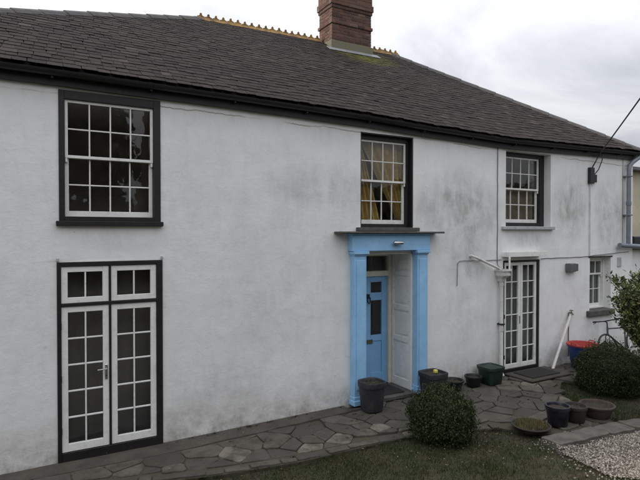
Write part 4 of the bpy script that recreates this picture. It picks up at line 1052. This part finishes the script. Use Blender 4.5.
pot('flower_pot', (6.70, -2.24, 0.006), .135, .165, .29, 'navy_glaze', 'tall glossy dark blue pot at the gravel step', rim=.012, group='pots at the gravel step')
pot('flower_pot', (7.06, -2.27, 0.006), .13, .16, .24, 'terracotta_old', 'dark brown pot between the blue pot and the wide bowl', rim=.012, plant=('grass_blade', 40, .05, .004), group='pots at the gravel step')
pot('flower_pot', (7.54, -2.30, 0.006), .18, .235, .19, 'terracotta', 'wide terracotta bowl nearest the right edge', rim=.022, plant=('grass_blade', 50, .03, .006), group='pots at the gravel step')
pot('plant_bowl', (6.21, -2.17, 0.006), .22, .26, .075, 'terracotta_old', 'shallow round dish of yellowing grass at the path end', rim=.012, fill_z=.02, plant=('dry_grass', 900, .10, .003), group='pots at the gravel step')

def trug():
    e = empty('garden_trug', (9.98, -.42, .008)); c = (9.98, -.42, .008)
    MB().lathe([(.20, 0), (.215, .015), (.285, .44), (.30, .445), (.30, .465), (.285, .468), (.27, .44), (.20, .02)], 32, c).build('body', 'blue_plastic', e, 0, True)
    tag(e, 'deep blue flexible garden tub against the white wall', 'tub')
    r = empty('garden_trug', (9.98, -.42, .09)); c = (9.98, -.42, .09)
    MB().lathe([(.175, 0), (.19, .015), (.265, .39), (.315, .392), (.318, .42), (.30, .43), (.262, .425), (.18, .04)], 32, c).build('body', 'red_plastic', r, 0, True)
    for s in (-1, 1):
        MB().tube([(c[0] + s * .28, c[1] - .07, c[2] + .42), (c[0] + s * .31, c[1] - .05, c[2] + .455), (c[0] + s * .31, c[1] + .05, c[2] + .455), (c[0] + s * .28, c[1] + .07, c[2] + .42)], .012, 8).build('handle', 'red_plastic', r, 0, True)
    tag(r, 'red flexible garden tub nested inside the blue one', 'tub')
trug()
o = MB().tube([(9.27, -.24, .02), (9.73, -.14, .60), (10.19, -.045, 1.18)], .030, 12).build('white_pole', 'white_pipe', None, 0, True); tag(o, 'white plastic pipe leaning against the wall beside the blue tub', 'pipe')
sl = MB().box(8.12, 9.30, -.66, -.02, .012, .05).build('door_step', 'concrete', None, .012); tag(sl, 'low concrete step in front of the narrow french doors', 'step')
mt = MB().box(8.28, 9.08, -.56, -.10, .052, .068).build('door_mat', 'mat_fibre', None, .006); tag(mt, 'dark door mat on the step of the narrow french doors', 'mat')
mt = MB().box(4.98, 5.66, -.02, .46, .050, .066).build('door_mat', 'mat_fibre', None, .006); tag(mt, 'dark door mat inside the blue porch', 'mat')

def bicycle():
    e = empty('bicycle', (10.66, -.64, .008)); e.rotation_euler = (R(16), 0, R(180))
    # local: x forward, z up, origin below the front hub
    def part(mb, name, mat, parent=e):
        o = mb.build(name, mat, None, 0, True); o.parent = parent if parent is e else parent; return o
    RW = .33
    for hx in (0.0, -1.02):
        w = MB(); pts = [(hx + RW * math.cos(t), 0, RW + RW * math.sin(t)) for t in np.linspace(0, 2 * math.pi, 33)]
        w.tube(pts, .019, 8, False); wh = part(w, 'wheel', 'black_plastic')
        s = MB(); s.tube([(hx, -.04, RW), (hx, .04, RW)], .02, 8)
        for k in range(14):
            t = k * math.pi / 7; s.tube([(hx, .012 * (-1) ** k, RW), (hx + .31 * math.cos(t), 0, RW + .31 * math.sin(t))], .0018, 4)
        o = s.build('spokes', 'chrome', None); o.parent = wh; o.location = o.location - wh.location
    f = MB(); HT = (-.16, 0, .80); HB = (-.11, 0, .66); BB = (-.60, 0, .28); ST = (-.76, 0, .74)
    f.tube([HT, HB], .02, 8); f.tube([HB, BB], .017, 8); f.tube([(-.155, 0, .77), ST], .015, 8); f.tube([ST, BB], .016, 8)
    for s in (-1, 1): f.tube([BB, (-1.02, s * .05, RW)], .010, 6); f.tube([ST, (-1.02, s * .05, RW)], .008, 6)
    part(f, 'frame', 'steel_tube')
    k = MB()
    for s in (-1, 1): k.tube([HB, (-.09, s * .045, .62), (-.02, s * .05, .40), (0, s * .05, RW)], .011, 6)
    part(k, 'fork', 'steel_tube')
    h = MB(); h.tube([HT, (-.19, 0, .90), (-.12, 0, .93)], .014, 8); h.tube([(-.18, -.29, .945), (-.14, -.18, .94), (-.12, 0, .93), (-.14, .18, .94), (-.18, .29, .945)], .012, 8)
    for s in (-1, 1): h.tube([(-.155, s * .22, .942), (-.185, s * .31, .946)], .018, 8); h.tube([(-.10, s * .2, .92), (-.13, s * .28, .90)], .006, 6)
    part(h, 'handlebar', 'black_plastic')
    sd_ = MB(); sd_.tube([ST, (-.80, 0, .87)], .012, 8); part(sd_, 'seat_post', 'chrome')
    s2 = MB(); s2.tube([(-.98, 0, .90), (-.90, 0, .905), (-.80, 0, .90), (-.68, 0, .895)], [.06, .075, .045, .02], 10); part(s2, 'saddle', 'black_plastic')
    c = MB(); c.tube([(-.60, -.07, .28), (-.60, .07, .28)], .015, 8); c.tube([(-.60, -.07, .28), (-.48, -.075, .16)], .008, 6); c.tube([(-.60, .07, .28), (-.72, .075, .40)], .008, 6)
    part(c, 'crank', 'chrome')
    tag(e, 'black bicycle leaning on the wall under the small window', 'bicycle')
bicycle()

# ------------------------------------------------------------------ wing next door, cable, pole
def wing():
    e = empty('side_wing', (12.47, .06, 0))
    MB().box(12.47, 18.5, .06, 6, -.3, 2.40).build('wall', 'white_render', e)
    MB().box(12.47, 18.5, -.02, 6, 2.405, 2.47).build('flat_roof', 'lead_grey', e, .01)
    MB().box(12.47, 18.5, 1.2, 6, 2.475, 4.5).build('upper_wall', 'cream_render', e)
    MB().box(13.2, 13.34, 1.13, 1.198, 2.475, 4.5).build('corner_board', 'olive_paint', e)
    MB().box(12.7, 13.1, .1, .7, 2.475, 2.72).build('roof_vent', 'black_plastic', e, .02)
    MB().box(12.4, 18.6, 1.0, 6.1, 4.505, 4.6).build('upper_roof', 'lead_grey', e, .01)
    tag(e, 'low flat-roofed extension with cream upper wall beyond the grey downpipe', 'building')
wing()
def pole_and_cable():
    top = Vector((1.9, -10.2, 7.9)); A = Vector((10.93, -.07, 4.13))
    Q = Vector((9.19, -2.0, 5.20)); dirv = (Q - Vector((11.0, -.08, 4.52))).normalized(); top = Vector((11.0, -.08, 4.52)) + dirv * 12.2
    e = empty('utility_pole', (top.x, top.y, ground_z(top.x, top.y)))
    MB().tube([(top.x, top.y, ground_z(top.x, top.y) - .05), (top.x, top.y, top.z + .5)], [.14, .10], 12).build('post', 'bark', e, 0, True)
    MB().box(top.x - .5, top.x + .5, top.y - .05, top.y + .05, top.z + .15, top.z + .25).build('cross_arm', 'bark', e, .01)
    tag(e, 'wooden utility pole carrying the overhead supply cable', 'pole')
    S = Vector((11.0, -.08, 4.52)); pts = [(10.82, -.05, 4.24), (10.86, -.08, 4.33), (10.93, -.09, 4.44), tuple(S)]
    for i in range(1, 25):
        t = i / 24; p = S.lerp(top, t); p.z -= .35 * t * (1 - t); pts.append(tuple(p))
    o = MB().tube(pts, .014, 6).build('overhead_cable', 'black_plastic', None, 0, True); tag(o, 'black overhead supply cable rising from the eave to the right', 'cable')
    o = MB().tube([(10.90, -.06, 4.10), (10.97, -.10, 4.20), (11.10, -.10, 4.42), (11.13, -.09, 4.56)], .011, 6).build('supply_cable', 'black_plastic', house, 0, True)
pole_and_cable()

# ------------------------------------------------------------------ trees across the garden: what the window glass mirrors
def tree(x, y, h, r, seed, label, dens=6500):
    z0 = ground_z(x, y); e = empty('garden_tree', (x, y, z0)); g = random.Random(seed)
    t = MB(); t.tube([(x, y, z0 - .1), (x + .1, y, z0 + h * .3), (x + .05, y + .1, z0 + h * .75)], [.22, .16, .05], 10)
    parts = []
    for k in range(9):
        a = k * 2.4 + g.random(); zz = h * g.uniform(.28, .85); rr = r * g.uniform(.35, .72); c = (rr * math.cos(a), rr * math.sin(a), zz)
        t.tube([(x, y, z0 + zz * .65), (x + c[0] * .6, y + c[1] * .6, z0 + zz * .9), (x + c[0], y + c[1], z0 + zz)], [.07, .045, .02], 6)
        q = r * g.uniform(.38, .55); parts.append(leaves(dens // 9, c, (q, q, q * .85), .17, .35, .35, seed * 10 + k, outward=.3, aspect=.6))
    parts.append(leaves(dens // 6, (0, 0, h * .62), (r * .7, r * .7, h * .33), .20, .3, .3, seed * 10 + 9, outward=.3, aspect=.6))
    t.build('trunk', 'bark', e, 0, True); o = quick('crown', np.concatenate(parts), 4, 'tree_leaf', e); o.location = (0, 0, 0)
    tag(e, label, 'tree', 'trees across the garden mirrored in the windows')
tree(-2.2, -13.5, 8.0, 3.0, 1, 'broad tree across the garden directly behind the viewer', 9000)
tree(1.9, -15.5, 8.8, 2.4, 2, 'tall tree across the garden mirrored in the upper left window', 9000)
tree(-8.5, -12.5, 7.5, 3.2, 6, 'leftmost tree across the garden', 8000)
tree(5.6, -15.5, 5.6, 2.2, 3, 'lower tree across the garden right of the tall one')
tree(15.5, -13.5, 4.2, 2.6, 4, 'spreading low tree across the garden near the utility pole')
tree(23.0, -12, 4.2, 2.8, 5, 'rightmost low tree across the garden')
def hedge():  # unseen hedge, added here to block low sky and darken the lower wall
    e = empty('shading_hedge', (6, -10.6, 1.1)); V = []
    for k in range(26):
        x = -12 + k * 1.4; z = ground_z(x, -10.6); h = float(np.interp(x, [10, 15], [2.6, 1.5])) + .4 * nz(x, 0, 0, .5)
        V.append(leaves(1500, (x - 6, .15 * nz(x, 3, 0, 1), z + h * .5 - 1.1), (1.0, .8, h * .55), .07, .6, .25, 60 + k, outward=.4, aspect=.6))
    o = quick('foliage', np.concatenate(V), 4, 'tree_leaf', e); o.location = (0, 0, 0)
    tag(e, 'unseen hedge on the bank behind the viewer, added to shade the lower wall', 'hedge')
hedge()
